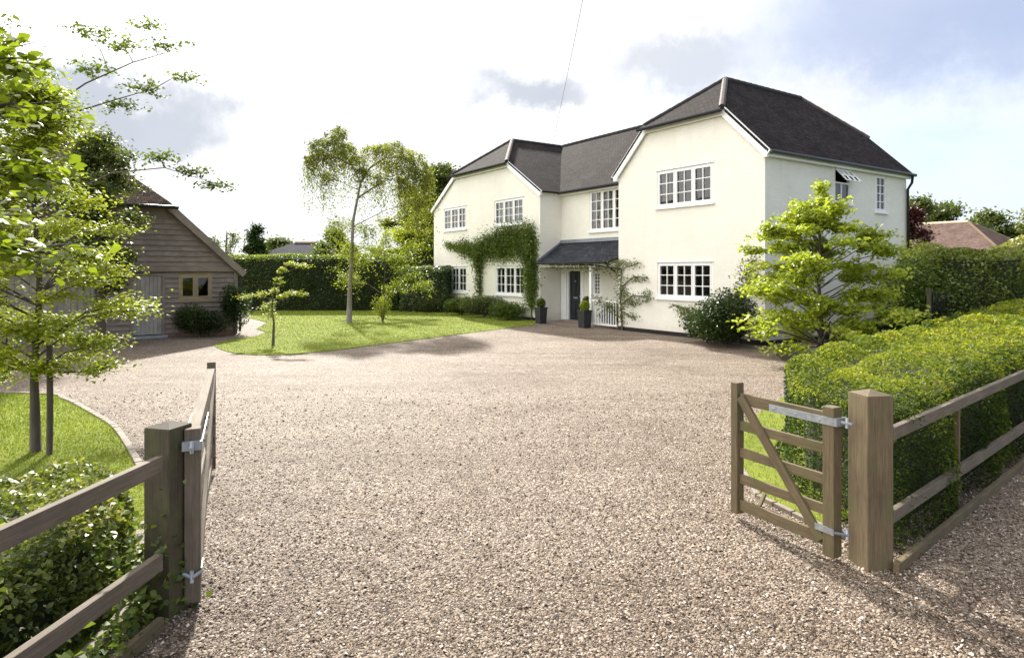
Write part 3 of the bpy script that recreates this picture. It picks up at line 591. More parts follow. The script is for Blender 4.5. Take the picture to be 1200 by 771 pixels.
def window(x0, x1, z0, z1, n, f, cols=2, rows=3, parent=house, mf=None, mg=None, sill=True, depth=.05, bar=.026, fw=.065, curtain=None, openlight=False):
    mf = mf or M['white']; mb = MB(); F3 = lambda a, d, z: f(a, z, d); e = .004
    d0, d1 = -depth - .05, -depth + .035
    x0 += e; x1 -= e; z0 += e; z1 -= e
    mb.box(x0, x1, d0, d1, z0, z0 + fw, F3); mb.box(x0, x1, d0, d1, z1 - fw, z1, F3)
    mb.box(x0, x0 + fw, d0, d1, z0 + fw, z1 - fw, F3); mb.box(x1 - fw, x1, d0, d1, z0 + fw, z1 - fw, F3)
    wd = (x1 - x0 - fw * (n + 1)) / n; bars = MB()
    for i in range(n):
        a = x0 + fw + i * (wd + fw); b = a + wd
        if i: mb.box(a - fw, a, d0, d1, z0 + fw, z1 - fw, F3)
        if openlight and i == 0: continue
        s = .035; c0, c1 = d0 + .01, d1 + .012
        bars.box(a, b, c0, c1, z0 + fw, z0 + fw + s, F3); bars.box(a, b, c0, c1, z1 - fw - s, z1 - fw, F3)
        bars.box(a, a + s, c0, c1, z0 + fw + s, z1 - fw - s, F3); bars.box(b - s, b, c0, c1, z0 + fw + s, z1 - fw - s, F3)
        for k in range(1, cols):
            xm = a + (b - a) * k / cols; bars.box(xm - bar / 2, xm + bar / 2, c0 + .012, c1 - .012, z0 + fw + s, z1 - fw - s, F3)
        for k in range(1, rows):
            zm = z0 + fw + (z1 - z0 - 2 * fw) * k / rows
            for q in range(cols):
                xa = a + s if q == 0 else a + (b - a) * q / cols + bar / 2; xb = b - s if q == cols - 1 else a + (b - a) * (q + 1) / cols - bar / 2
                bars.box(xa, xb, c0 + .014, c1 - .014, zm - bar / 2, zm + bar / 2, F3)
    w_ = mb.build('window', mf, parent); bars.build('casement', mf, w_)
    g = MB(); dm = (d0 + d1) / 2 + .01
    for i in range(n):
        a = x0 + fw + i * (wd + fw) + .03; b = a + wd - .06; tl = random.uniform(-.010, .010)
        if openlight and i == 0: continue
        g.poly([f(a, z0 + fw + .03, dm + tl), f(b, z0 + fw + .03, dm - tl), f(b, z1 - fw - .03, dm - tl * .6), f(a, z1 - fw - .03, dm + tl * .6)])
    g.build('pane', M['glass'], w_)
    if sill:
        sl_ = MB(); sl_.box(x0 - .06, x1 + .06, -.02, .075, z0 - .065, z0 - .006, F3); sl_.build('sill', mf, w_)
        sl_ = MB(); sl_.box(x0 - .04, x1 + .04, .002, .035, z1 + .01, z1 + .04, F3); sl_.build('drip_mould', mf, w_)
    if curtain:
        for (a, b) in curtain:
            cu = MB(); xa, xb = x0 + (x1 - x0) * a, x0 + (x1 - x0) * b; m_ = 16; pts = [(xa + (xb - xa) * k / m_, -.22 + .03 * math.sin(k * 1.9)) for k in range(m_ + 1)]
            for p, q in zip(pts, pts[1:]): cu.poly([f(p[0], z0, p[1]), f(q[0], z0, q[1]), f(q[0], z1, q[1]), f(p[0], z1, p[1])], smooth=True)
            cu.build('curtain', mg or M['curtain'], w_)
    return w_
window(*WIN_R[0], 3, fr); window(*WIN_R[1], 3, fr, curtain=[(0, .16), (.86, 1)])
window(*WIN_L[0], 3, fr, curtain=[(0, .2), (.8, 1)]); window(*WIN_L[1], 3, fr, curtain=[(.28, .4)])
window(*WIN_L[2], 3, fr, curtain=[(0, .32)]); window(*WIN_L[3], 3, fr, curtain=[(.0, .12), (.88, 1)])
window(*WIN_K[0], 3, lk, rows=4, curtain=[(.02, .16), (.55, .98)], mg=M['red']); window(*SIDELIGHT, 1, lk, cols=2, rows=6, bar=.03, curtain=[(0, 1)])
window(*WIN_S[1], 1, sd, cols=2, rows=4, curtain=[(0, 1)]); w1 = window(WIN_S[0][0], WIN_S[0][1], WIN_S[0][2], WIN_S[0][3], 1, sd, openlight=True)
mb = MB(); a0, a1 = 3.52, 4.33; o0 = Vector((.02, 0, 5.11)); o1 = Vector((.34, 0, 4.76))       # fanlight pushed open
def tl(a, k, dz=0): p = o0.lerp(o1, k); return (p.x, a, p.z + dz)
for aa in (a0, a0 + .27, a0 + .54, a1): mb.bar(tl(aa, 0), tl(aa, 1), .035, .03)
for k in (0, .5, 1): mb.bar(tl(a0, k), tl(a1, k), .035 , .03)
mb.build('fanlight', M['white'], w1)
g = MB(); g.poly([tl(a0, 0), tl(a1, 0), tl(a1, 1), tl(a0, 1)]); g.build('fanlight_pane', M['glass'], w1)
mb = MB(); mb.box(3.50, 4.35, -.10, -.04, 4.70, 4.75, lambda a, d, z: (d, a, z)); mb.box(3.9, 3.94, -.10, -.045, 4.17, 4.70, lambda a, d, z: (d, a, z)); mb.build('transom', M['white'], w1)
g = MB(); g.poly([(-.07, 3.5, 4.16), (-.07, 4.35, 4.16), (-.07, 4.35, 4.70), (-.07, 3.5, 4.70)]); g.build('pane', M['glass'], w1)
# front door
F3k = lambda a, d, z: lk(a, z, d)
mb = MB(); dx0, dx1, dz0, dz1 = DOOR
mb.box(dx0 + .005, dx0 + .09, -.10, .03, dz0, dz1, F3k); mb.box(dx1 - .09, dx1 - .005, -.10, .03, dz0, dz1, F3k); mb.box(dx0 + .09, dx1 - .09, -.10, .03, dz1 - .09, dz1 - .003, F3k)
mb.box(-10.22, dx0 - .012, .004, .06, 0, 2.3, F3k); mb.box(dx1 + .012, dx1 + .10, .004, .03, 0, 2.3, F3k)
mb.build('door_frame', M['white'], house)
dr = MB(); a, b = dx0 + .093, dx1 - .093
dr.box(a, b, -.09, -.045, dz0 + .005, dz1 - .093, F3k)
for (pa, pb, za, zb) in ((.07, .34, .2, .85), (.40, .67, .2, .85), (.07, .34, 1.0, 1.9), (.40, .67, 1.0, 1.9)):
    for q in ((a + pa, a + pa + .02, za, zb), (a + pb - .02, a + pb, za, zb), (a + pa + .02, a + pb - .02, za, za + .02), (a + pa + .02, a + pb - .02, zb - .02, zb)): dr.box(q[0], q[1], -.045, -.033, q[2], q[3], F3k)
d_ = dr.build('door', M['door'], house)
k = MB(); k.box(a + .25, a + .50, -.032, -.018, .92, .99, F3k); k.build('letter_plate', M['galv'], d_)
k = MB(); k.tube([lk(a + .37, 1.62, -.033), lk(a + .37, 1.62, -.005)], .035, 12); k.build('knocker', M['galv'], d_)
k = MB(); k.tube([lk(b - .06, 1.02, -.045), lk(b - .06, 1.02, .01)], .025, 10); k.build('door_knob', M['galv'], d_)
mb = MB(); mb.box(-10.0, -8.75, .75, 1.095, .008, .06); mb.build('doorstep', M['stone'], house)
# porch: lean-to roof, rafter feet, post and balustrade
pr = MB(); zt, ze = 3.16, 2.40
pr.slab([(-10.255, 1.09, zt), (-10.27, -.22, ze - .05), (-6.15, -.22, ze - .05), (-5.74, .1, ze + .13), (-5.74, 1.09, zt)], .06)
porch = pr.build('porch_roof', M['slate'], house)
fl = MB(); fl.box(-10.25, -5.75, 1.03, 1.096, zt, zt + .13); fl.bar((-10.24, 1.03, zt + .02), (-10.24, -.18, ze + .01), .03, .08); fl.build('flashing', M['lead'], porch)
for i in range(9):
    x = -9.95 + i * .45; q = MB(); q.bar((x, .15, 2.47), (x, -.17, 2.29), .055, .09); q.bar((x, 1.05, 2.98), (x, .15, 2.47), .055, .08); q.build('rafter', M['white'], porch)
q = MB(); q.box(-10.2, -5.85, -.05, .05, 2.18, 2.29); q.build('porch_beam', M['white'], porch)
q = MB(); q.tube([(-10.1, -.27, 2.33), (-6.1, -.27, 2.33)], .04, 8); q.tube([(-6.1, -.27, 2.33), (-6.0, -.2, 2.15), (-5.8, -.06, 2.0)], .03, 8); q.build('porch_gutter', M['black'], porch)
q = MB(); q.box(-7.21, -7.09, -.06, .06, 0, 2.18); q.box(-7.24, -7.06, -.09, .09, 0, .12); q.build('porch_post', M['white'], house, bevel=.008)
rl = MB(); rl.box(-7.09, -5.80, -.03, .03, .93, .99); rl.box(-7.09, -5.80, -.025, .025, .10, .16)
for i in range(10): x = -7.0 + i * .127; rl.box(x - .016, x + .016, -.016, .016, .16, .93)
rl.build('balustrade', M['white'], house)

# ------------------------------------------------------------------ garage clad in boards
GC = Vector((-9.08, 21.5, 0)); GR = math.atan2(.648, .762)
def GL(x, y, z=0): return GC + Vector((.762 * x - .648 * y, .648 * x + .762 * y, z))
gar = empty('garage', tuple(GC), GR, 'low timber garage clad in weathered horizontal boards with oak window and plank door', 'garage')
GW, GT = 9.4, .93; ge = 2.26; gh = lambda d: ge + GT * d
gf = lambda a, z, d: (a, -d, z); G3 = lambda a, d, z: (a, -d, z)
GD = (-3.08, -2.14, .05, 1.96); GWN = (-1.76, -.76, 1.12, 1.94); GBD = [(-6.0, -3.72, .02, 2.0), (-8.6, -6.3, .02, 2.0)]
outline = [(-GW, 0), (0, 0), (0, ge - .1), (-2.05, gh(2.05) - .1), (-GW + 2.05, gh(2.05) - .1), (-GW, ge - .1)]
mb = MB(); z = .12; bi = 0
while z < 4.2:
    z1 = z + (.155 if z < 2.0 else .165)
    if 2.0 < z < 2.16: z = 2.18; continue
    if z < 2.0 and z1 > 2.0: z1 = 2.0
    hol = [h for h in [GD, GWN] + GBD]
    cuts = sorted({-GW, 0.0} | {h[0] for h in hol} | {h[1] for h in hol} | {-4.7})
    for x0, x1 in zip(cuts, cuts[1:]):
        zc = (z + z1) / 2
        if any(h[0] < (x0 + x1) / 2 < h[1] and h[2] < zc < h[3] for h in hol): continue
        p = clip_poly(list(outline), x0, x1, z, z1)
        if not p: continue
        w_ = random.uniform(-.004, .004); o = random.random() * 30
        mb.poly([gf(a, zz, .018 + w_ + .045 * (z1 - zz) / (z1 - z)) for a, zz in p], uv=[(a + o, zz + o * .3) for a, zz in p])
        zb = min(q[1] for q in p); xs_ = [q[0] for q in p if abs(q[1] - zb) < 1e-6]
        if len(xs_) > 1: mb.poly([gf(min(xs_), zb, .0), gf(max(xs_), zb, 0), gf(max(xs_), zb, 0.063 + w_), gf(min(xs_), zb, .05 + w_)])
    z = z1
wall_holes(mb, outline, [GD, GWN] + GBD, gf, .12)
mb.poly([(0, 0, 0), (0, 9, 0), (0, 9, ge - .1), (0, 0, ge - .1)]); mb.poly([(-GW, 0, 0), (-GW, 9, 0), (-GW, 9, ge - .1), (-GW, 0, ge - .1)])
mb.poly([(-GW, 9, 0), (0, 9, 0), (0, 9, ge), (-GW / 2, 9, gh(GW / 2) - .1), (-GW, 9, ge)])
mb.build('wall', M['board'], gar)
mb = MB(); mb.box(-GW, .03, -.10, .0, 2.02, 2.17); mb.box(-.10, .03, -.06, .05, .1, 2.02); mb.box(-GW, 0.03, -.07, -.002, 2.172, 2.2); mb.build('beam', M['board'], gar, bevel=.006)
BP = simple('brick_plinth', (.26, .15, .11), .85, 0, .3, 9)
for q in ((-2.1, .02), (-3.72, -3.12)): mb = MB(); mb.box(*q, -.045, .02, 0, .115); mb.build('plinth', BP, gar)
mb = MB(); xg, zg = -GW / 2, gh(GW / 2); yh = 2.5
mb.slab([(.22, -.2, gh(-.22)), (.22, 9.2, gh(-.22)), (xg, 9.2, zg), (xg, yh, zg), (-2.05, -.2, gh(2.05))], .08)
mb.slab([(-GW - .22, -.2, gh(-.22)), (-GW - .22, 9.2, gh(-.22)), (xg, 9.2, zg), (xg, yh, zg), (-GW + 2.05, -.2, gh(2.05))], .08)
slp = (zg - gh(2.05)) / (yh + .2); mb.slab([(-GW + 1.95, -.4, gh(2.05) - .2 * slp), (-1.95, -.4, gh(2.05) - .2 * slp), (-2.05, -.2, gh(2.05)), (xg, yh, zg), (-GW + 2.05, -.2, gh(2.05))], .08)
rf = mb.build('roof', m_tiles('garage_tiles', (.075, .055, .045), (.15, .115, .09), (.03, .022, .018)), gar)
mb = MB(); mb.bar((.2, -.2, gh(-.2) - .16), (-2.05, -.2, gh(2.05) - .16), .05, .2); mb.build('barge_board', M['board'], gar); mb = MB(); mb.bar((-GW - .2, -.2, gh(-.2) - .16), (-GW + 2.05, -.2, gh(2.05) - .16), .05, .2); mb.build('barge_board', M['board'], gar)
mb = MB(); mb.tube([(-GW + 1.9, -.46, gh(2.05) - .2), (-1.85, -.46, gh(2.05) - .2)], .055, 8); mb.build('gutter', M['black'], gar); mb = MB(); mb.tube([(.27, -.2, 2.03), (.27, 9.2, 2.03)], .05, 8); mb.build('gutter', M['black'], gar)
mb = MB(); mb.tube([(.27, -.1, 2.02), (.1, -.08, 1.8), (.1, -.08, .05)], .04, 8); mb.build('downpipe', M['black'], gar)
# plank door
mb = MB(); a, b = GD[0] + .07, GD[1] - .07; n = 7
for i in range(n):
    x0 = a + (b - a) * i / n; x1 = a + (b - a) * (i + .95) / n; mb.box(x0, x1, -.03 + random.uniform(-.002, .002), .01, .10, 1.88, G3, 2)
gd = mb.build('door', M['silver'], gar, bevel=.003)
k = MB(); k.box(b - .10, b - .06, .012, .05, .92, 1.06, G3); k.tube([gf(b - .08, 1.0, .05), gf(b - .17, 1.0, .07)], .012, 6); k.build('door_handle', M['black'], gd)
mb = MB(); mb.box(GD[0] + .004, GD[0] + .068, -.05, .055, .05, 1.955, G3); mb.box(GD[1] - .068, GD[1] - .004, -.05, .055, .05, 1.955, G3); mb.box(GD[0] + .068, GD[1] - .068, -.05, .055, 1.885, 1.955, G3); mb.build('door_frame', M['board'], gar)
mb = MB(); mb.box(GD[0] - .05, GD[1] + .05, -.02, .2, 0.002, .075, G3); mb.build('doorstep', simple('grey_step', (.30, .31, .32), .6, 0, .2), gar)
window(*GWN, 2, gf, cols=1, rows=1, parent=gar, mf=M['oak'], depth=-.01, fw=.085, sill=True)
for bd in GBD:
    mb = MB(); a, b = bd[0] + .03, bd[1] - .03; n = 14
    for i in range(n): x0 = a + (b - a) * i / n; x1 = a + (b - a) * (i + .95) / n; mb.box(x0, x1, -.05, -.01, .03, 1.98, G3, 2)
    mb.build('garage_door', M['silver'], gar)
lm = MB(); lm.box(-3.48, -3.36, .05, .075, 1.45, 1.75, G3); lm.tube([gf(-3.42, 1.7, .07), gf(-3.42, 1.76, .16), gf(-3.42, 1.70, .22)], .012, 6)
lm.tube([gf(-3.42, 1.70, .22), gf(-3.42, 1.64, .22), gf(-3.42, 1.45, .22), gf(-3.42, 1.40, .22)], [.03, .085, .06, .03], 8); wl = lm.build('wall_lamp', M['black'], gar)

# ------------------------------------------------------------------ gates and fences
def post(mb, c, w, h, rot, cap=.05):
    c = Vector(c); ux, uy = Vector((math.cos(rot), math.sin(rot), 0)), Vector((-math.sin(rot), math.cos(rot), 0))
    q = [c + ux * (w / 2 * sx) + uy * (w / 2 * sy) for sy in (-1, 1) for sx in (-1, 1)]
    mb.box8([p + Vector((0, 0, -.05)) for p in q] + [p + Vector((0, 0, h)) for p in q], 2)
    mb2 = [q[0], q[1], q[3], q[2]]; top = c + Vector((0, 0, h + cap))
    for i in range(4):
        a, b = mb2[i] + Vector((0, 0, h + .001)), mb2[(i + 1) % 4] + Vector((0, 0, h + .001)); mb.poly([a, b, top], uv=[(0, 0), (.2, 0), (.1, .1)])
rr = R(10); cc = Vector((2.42, 4.44, 0)); pc = cc + Vector((math.cos(rr), math.sin(rr), 0)) * .1 + Vector((-math.sin(rr), math.cos(rr), 0)) * .1
mb = MB(); post(mb, pc, .2, 1.19, rr, .035)
pgate = mb.build('gate_post', M['gatewood'], bevel=.007); tag(pgate, 'thick square oak gate post beside the short gate and clipped hedge', 'gate post', 'big gate posts of the entrance')
lc = Vector((-2.015, 3.84, 0)); b_ = R(-15); pcl = lc + Vector((-math.cos(R(15)), math.sin(R(15)), 0)) * .1 + Vector((math.sin(R(15)), math.cos(R(15)), 0)) * .1
mb = MB(); post(mb, pcl, .185, 1.11, b_, .03)
tag(mb.build('gate_post', M['oldwood'], bevel=.007), 'thick mossy gate post with ivy at its foot beside the long gate', 'gate post', 'big gate posts of the entrance')

def gate(name, a, b, label, hh=1.09, fh=1.13, wood=None, flip=1, strap=.55, tw=.028, tz=1.0, th=.09):
    """a: foot of hanging stile, b: foot of closing stile"""
    a, b = Vector(a), Vector(b); d = (b - a).normalized(); ln = (b - a).length; nrm = Vector((d.y, -d.x, 0)) * flip; wood = wood or M['gatewood']
    rz = math.atan2(d.y, d.x); t = empty(name, tuple(a), rz, label, 'gate', 'wooden gates of the entrance'); sgn = -flip  # local: x along, +y = left of d
    zc = .035
    mb = MB(); mb.box(-.045, .045, -.045, .045, zc, hh); mb.build('hanging_stile', wood, t, bevel=.006)
    mb = MB(); mb.box(ln - .035, ln + .035, -.04, .04, zc + .02, fh); mb.build('closing_stile', wood, t, bevel=.006)
    for z, w_, y_ in ((tz, th, tw / 2), (.78, .075, .014), (.56, .075, .014), (.345, .075, .014), (.13, .085, .014)):
        zz = z; q = MB(); q.box(.047, ln - .037, -y_, y_, zz - w_ / 2, zz + w_ / 2); q.build('rail', wood, t, bevel=.004)
    q = MB(); y = .03 * sgn; q.bar((.06, y, .13), (ln * .93, y, 1.02), .028, .075, (0, 0, 1)); q.build('brace', wood, t, bevel=.004)
    s = MB(); yo = .062 * sgn
    for sg in (1, -1):
        s.box(-.05, strap, sg * .050, sg * .056, .965, 1.02)
    s.box(-.075, -.046, -.056, .056, .965, 1.02)
    for k in range(3): s.tube([(.06 + k * (strap - .1) / 2, -.064, .992), (.06 + k * (strap - .1) / 2, .064, .992)], .010, 8)
    s.build('strap_hinge', M['galv'], t)
    s = MB(); s.box(-.05, .10, .047, .053, .20, .245); s.box(-.05, .10, -.053, -.047, .20, .245); s.tube([(-.05, .05, .222), (-.12, .0, .222)], .011, 8); s.tube([(-.05, -.05, .222), (-.12, 0, .222)], .011, 8); s.tube([(-.115, 0, .19), (-.115, 0, .26)], .011, 8); s.build('hinge', M['galv'], t)
    s = MB(); s.tube([(-.115, 0, .96), (-.115, 0, 1.03)], .011, 8); s.tube([(-.07, 0, .992), (-.16, 0, .992)], .013, 8); s.build('hinge_pin', M['galv'], t)
    return t
gate('gate', (2.265, 4.62, 0), (1.86, 5.39, 0), 'short five-bar timber gate standing open beside the clipped hedge', flip=-1, strap=.50)
gl = gate('gate', (-1.955, 4.00, 0), (-3.03, 6.58, 0), 'long wooden gate seen edge-on with pale sunlit top bar', wood=M['railwood'], flip=1, strap=.8, tw=.07, tz=1.025, th=.10)
q = MB(); q.tube([(2.55, .05, .62), (2.55, .05, .30), (2.55, .05, .02)], .010, 6); q.build('drop_bolt', M['galv'], gl)

def fence(p0, p1, label, rails=((.93, .085), (.36, .085)), stakes=(), wood=None, side=1, ext=None, thick=.045, sw=.035):
    p0, p1 = Vector(p0), Vector(p1); d = (p1 - p0).normalized(); ln = (p1 - p0).length; t = empty('fence', tuple(p0), math.atan2(d.y, d.x), label, 'fence')
    cuts = [0] + [s for s in stakes if s in (ext or ())] + [ln]
    for z, h in rails:
        for a, b in zip(cuts, cuts[1:]):
            q = MB(); q.box(a + .002, b - .002, -thick / 2, thick / 2, z - h / 2 + random.uniform(-.004, .004), z + h / 2); q.build('rail', wood or M['railwood'], t, bevel=.004)
    for s in stakes:
        q = MB(); y = side * (.027 + sw); q.box(s - sw, s + sw, y - sw, y + sw, -.05, .96); q.build('post', M['gatewood'], t, bevel=.005)
    return t
fd = Vector((.752, .66, 0)).normalized(); f0 = Vector((2.605, 4.49, 0))
fence(f0, f0 + fd * 14, 'two-rail oak fence running along the foot of the yellow-green hedge', stakes=(1.69, 4.6, 7.6, 10.6, 13.4), ext=(1.69, 4.6, 7.6, 10.6), side=1, sw=.022)
fence((-2.05, 3.80, 0), (-2.36, .3, 0), 'two-rail weathered fence in front of the glossy shrubs', rails=((.925, .095), (.36, .095)), stakes=(2.6,), side=-1)
# board edging along the foot of each fence
def edging(a, b, label):
    q = MB(); q.bar(a, b, .04, .10); tag(q.build('edging_board', M['gatewood'], bevel=.004), label, 'edging board', 'edging boards under the fences')
edging((2.60, 4.42, .02), tuple(f0 + fd * 13 + Vector((.04, -.06, .03))), 'timber edging board between gravel and yellow-green hedge')
edging((-2.0, 3.72, .03), (-2.32, .3, .03), 'timber edging board between gravel and glossy shrubs')
q = MB(); z_ = 0; q.bar((2.10, 5.55, .04), (2.20, 5.68, .11), .03, .03); tag(q.build('ground_stop', M['gatewood'], bevel=.004), 'small tilted wooden peg in the ground behind the short gate', 'gate stop')

# ------------------------------------------------------------------ planters by the door
def planter(loc, w, h, label, m, ls=.05, bh=.33):
    t = empty('planter', tuple(loc), HR, label, 'planter', 'tall dark planters by the front door'); mb = MB(); a, b = w * .42, w * .5
    c = [(-a, -a, 0), (a, -a, 0), (-a, a, 0), (a, a, 0), (-b, -b, h), (b, -b, h), (-b, b, h), (b, b, h)]; mb.box8(c, 2)
    for q in ((-b - .012, b + .012, -b - .012, -b + .02), (-b - .012, b + .012, b - .02, b + .012), (-b - .012, -b + .02, -b + .02, b - .02), (b - .02, b + .012, -b + .02, b - .02)): mb.box(*q, h - .03, h + .03)
    mb.build('pot', M['planter'], t, bevel=.006); r = np.random.default_rng(int(w * 1000 + h * 77)); P = bushleaf(None, (0, 0, h + bh * .55), w * .5, w * .5, bh * .6, 1600, r, .6)
    leafmesh('plant', P, ls, m, t, seed=3, var=.45 + r.normal(0, .2, len(P))); return t
planter((1.12, 25.25, 0), .36, .60, 'black tapered planter with dark box plant at the corner below the climber', M['l_mid'])
planter((2.60, 23.35, 0), .37, .60, 'black tapered planter with bright green ball next to the white porch post', M['l_bright'], .045)
planter((2.78, 24.2, 0), .34, .72, 'dark planter with grey-green plant tucked behind the porch post', M['l_grey'], .05)

# ------------------------------------------------------------------ climbers
def climber(name, boxes, label, m, size, stems, seed, f, dens=1.0, thick=.22, cat='climbing plant', parent_rot=True):
    r = np.random.default_rng(seed); t = empty(name, tuple(A), HR, label, cat); P = []
    for (a0, z0, a1, z1, w) in boxes:       # strokes with a width
        ln = math.hypot(a1 - a0, z1 - z0); n = int((ln + w) * w * 900 * dens); u = r.uniform(0, 1, n); rr_ = r.normal(0, .36, (n, 2)) * w * (.7 + .5 * np.sin(u * 9 + seed)[:, None] ** 2)
        aa = a0 + (a1 - a0) * u + rr_[:, 0]; zz = z0 + (z1 - z0) * u + rr_[:, 1]; dd = np.abs(r.normal(.04, thick * .5, n)) + .015
        for q in zip(aa, zz, dd): P.append(f(*q))
    P = np.array(P); P[:, 2] = np.maximum(P[:, 2], .05); leafmesh('foliage', P, size, m, t, up=.2, var=.42 + wob(P, 2.5) * .22 + r.normal(0, .18, len(P)), seed=seed)
    mb = MB()
    for s in stems: mb.tube([f(a, z, .05 + .02 * i % 2) for i, (a, z) in enumerate(s)], [.028 - .018 * i / len(s) for i in range(len(s))], 6)
    mb.build('stem', M['bark'], t); return t
climber('climber', [(-14.85, .9, -14.85, 3.0, .38), (-14.9, 2.3, -14.95, 3.0, .75), (-18.0, 3.32, -15.6, 3.0, .30), (-16.6, 3.2, -15.2, 2.9, .6), (-15.0, 3.0, -13.0, 3.35, .80), (-14.2, 3.0, -12.6, 3.0, .75), (-13.2, 3.45, -10.8, 3.6, .75), (-13.0, 3.0, -10.8, 2.9, .75), (-10.9, 3.6, -10.75, .6, .62), (-10.8, 3.4, -10.75, 1.2, .7)],
        'leafy green climber trained across the white wall between the windows', M['l_mid'], .085, [[(-14.85, 0), (-14.8, 1.5), (-14.9, 2.9), (-17, 3.2)], [(-10.8, 0), (-10.75, 1.8), (-10.9, 3.3), (-13, 3.3)]], 4, fr, dens=1.6, thick=.28)
climber('climber', [(-9.8, 2.16, -7.6, 2.16, .10), (-7.9, 2.18, -6.5, 2.15, .26), (-6.4, 2.2, -5.5, 2.25, .35), (-5.6, 2.3, -4.6, 2.25, .22), (-5.6, 2.2, -5.5, .3, .35), (-5.4, 1.8, -4.3, 1.75, .2), (-5.5, 1.4, -4.9, .9, .35), (-5.2, .9, -4.1, 1.15, .2), (-6.8, 1.0, -5.8, .7, .35), (-5.3, .55, -4.7, .5, .2), (-4.7, 1.2, -4.2, 1.35, .2)],
        'loose open climber on the porch edge and balustrade with arching shoots', M['l_grey'], .075, [[(-5.5, 0), (-5.55, 1.0), (-5.5, 2.1), (-4.6, 2.3)], [(-5.5, .9), (-5.0, 1.2), (-4.2, 1.2)], [(-5.5, 1.5), (-4.9, 1.85), (-4.3, 1.8)], [(-5.55, 2.1), (-7, 2.25), (-9.6, 2.25)]], 8, fr, dens=.62, thick=.2)
climber('wall_shrub', [(-2.9, .75, -.9, .65, .3), (-3.2, .95, -1.8, .75, .16), (-1.9, .9, -.8, 1.3, .4), (-2.5, .6, -.8, .5, .35), (-1.0, .9, -.3, 2.0, .45), (-.6, 1.9, -.2, 2.4, .25)],
        'wall shrub with long side shoots at the right corner below the window', M['l_grey'], .085, [[(-.8, 0), (-1.2, .6), (-2.4, .8), (-3.2, 1.0)], [(-.8, 0), (-.7, 1), (-.4, 2.1)]], 12, fr, dens=.75, thick=.35, cat='shrub')

# ------------------------------------------------------------------ shrubs by the house and garage
def HW(x, y): p = HL(x, y); return (p.x, p.y, 0)
shrub('shrub', HW(-19.2, -.6), .9, .75, 2600, .07, M['l_mid'], 'small round green shrub at the far left corner of the white house', 1, d=.9)
shrub('shrub', HW(-17.6, -.65), 2.5, .95, 6000, .08, M['l_grey'], 'wide grey-green shrub under the left ground floor window', 2, d=1.1)
shrub('shrub', HW(-15.4, -.7), 1.6, .80, 4200, .08, M['l_mid'], 'mid green shrub at the foot of the thin climber stem', 3, d=1.1)
shrub('shrub', HW(-13.4, -.7), 2.5, .95, 6500, .08, M['l_grey'], 'broad pale green shrub under the second ground floor window', 4, d=1.2)
shrub('shrub', HW(-11.5, -.7), 1.8, .80, 5000, .075, M['l_mid'], 'low leafy shrub next to the black corner planter', 5, d=1.1)
shrub('shrub', HW(-6.45, .45), 1.15, 1.0, 2600, .08, M['l_mid'], 'leafy shrub behind the white balustrade under the porch', 10, d=.6)
shrub('shrub', HW(-.35, -1.1), 2.0, 1.55, 9000, .085, M['l_dark'], 'dark green bush at the right corner of the white front', 6, d=1.7)
shrub('shrub', HW(-1.35, -.75), 1.4, .95, 4000, .08, M['l_dark'], 'low dark bush spreading under the ground floor window', 7, d=1.0)
p = GL(-1.30, -.65); shrub('shrub', (p.x, p.y, 0), 2.0, 1.0, 9000, .06, M['l_dark'], 'dark clipped shrub under the oak garage window', 8, d=1.0)
p = GL(-.25, -.6); shrub('shrub', (p.x, p.y, 0), .95, 1.65, 5000, .07, M['l_dark'], 'taller leafy shrub at the garage corner', 9, d=.9)

# ------------------------------------------------------------------ hedges
DN = Vector((-.66, .752))
hp = [(2.72, 4.66), tuple((f0 + fd * 16 + Vector((-.05, .07, 0)))[:2]), (15.6, 19.8), (10.2, 14.0), (5.6, 9.7), (3.55, 7.75), (3.02, 7.25), (2.64, 6.2)]
def rh_h(X, Y): return 1.12 + .012 * (X + Y - 8)
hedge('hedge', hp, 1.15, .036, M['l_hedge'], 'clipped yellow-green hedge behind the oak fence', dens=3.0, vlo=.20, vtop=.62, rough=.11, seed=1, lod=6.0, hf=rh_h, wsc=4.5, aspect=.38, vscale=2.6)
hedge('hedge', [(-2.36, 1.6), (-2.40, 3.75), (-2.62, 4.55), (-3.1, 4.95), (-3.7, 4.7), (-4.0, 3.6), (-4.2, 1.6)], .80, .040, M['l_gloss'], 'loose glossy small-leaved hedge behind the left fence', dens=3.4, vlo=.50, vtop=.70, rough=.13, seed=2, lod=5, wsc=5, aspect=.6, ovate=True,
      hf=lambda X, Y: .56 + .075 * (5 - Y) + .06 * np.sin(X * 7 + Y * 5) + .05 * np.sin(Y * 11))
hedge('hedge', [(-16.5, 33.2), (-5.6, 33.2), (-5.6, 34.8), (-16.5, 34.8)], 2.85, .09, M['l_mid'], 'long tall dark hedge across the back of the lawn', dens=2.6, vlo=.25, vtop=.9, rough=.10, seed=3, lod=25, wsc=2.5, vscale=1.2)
hedge('hedge', [(-5.6, 32.3), (-3.2, 31.4), (-2.5, 33.0), (-5.2, 34.6)], 2.25, .09, M['l_ivy'], 'pale ivy-leaved hedge between back lawn and white house', dens=2.6, vlo=.45, vtop=.6, rough=.12, seed=4, lod=25, wsc=2.5)
hedge('hedge', [(-7.8, 36), (-1.2, 36), (-1.2, 38), (-7.8, 38)], 3.25, .11, M['l_hedge'], 'higher yellowish hedge beyond the ivy-leaved hedge', dens=2.4, vlo=.3, vtop=.5, rough=.15, seed=5, lod=30, wsc=2)
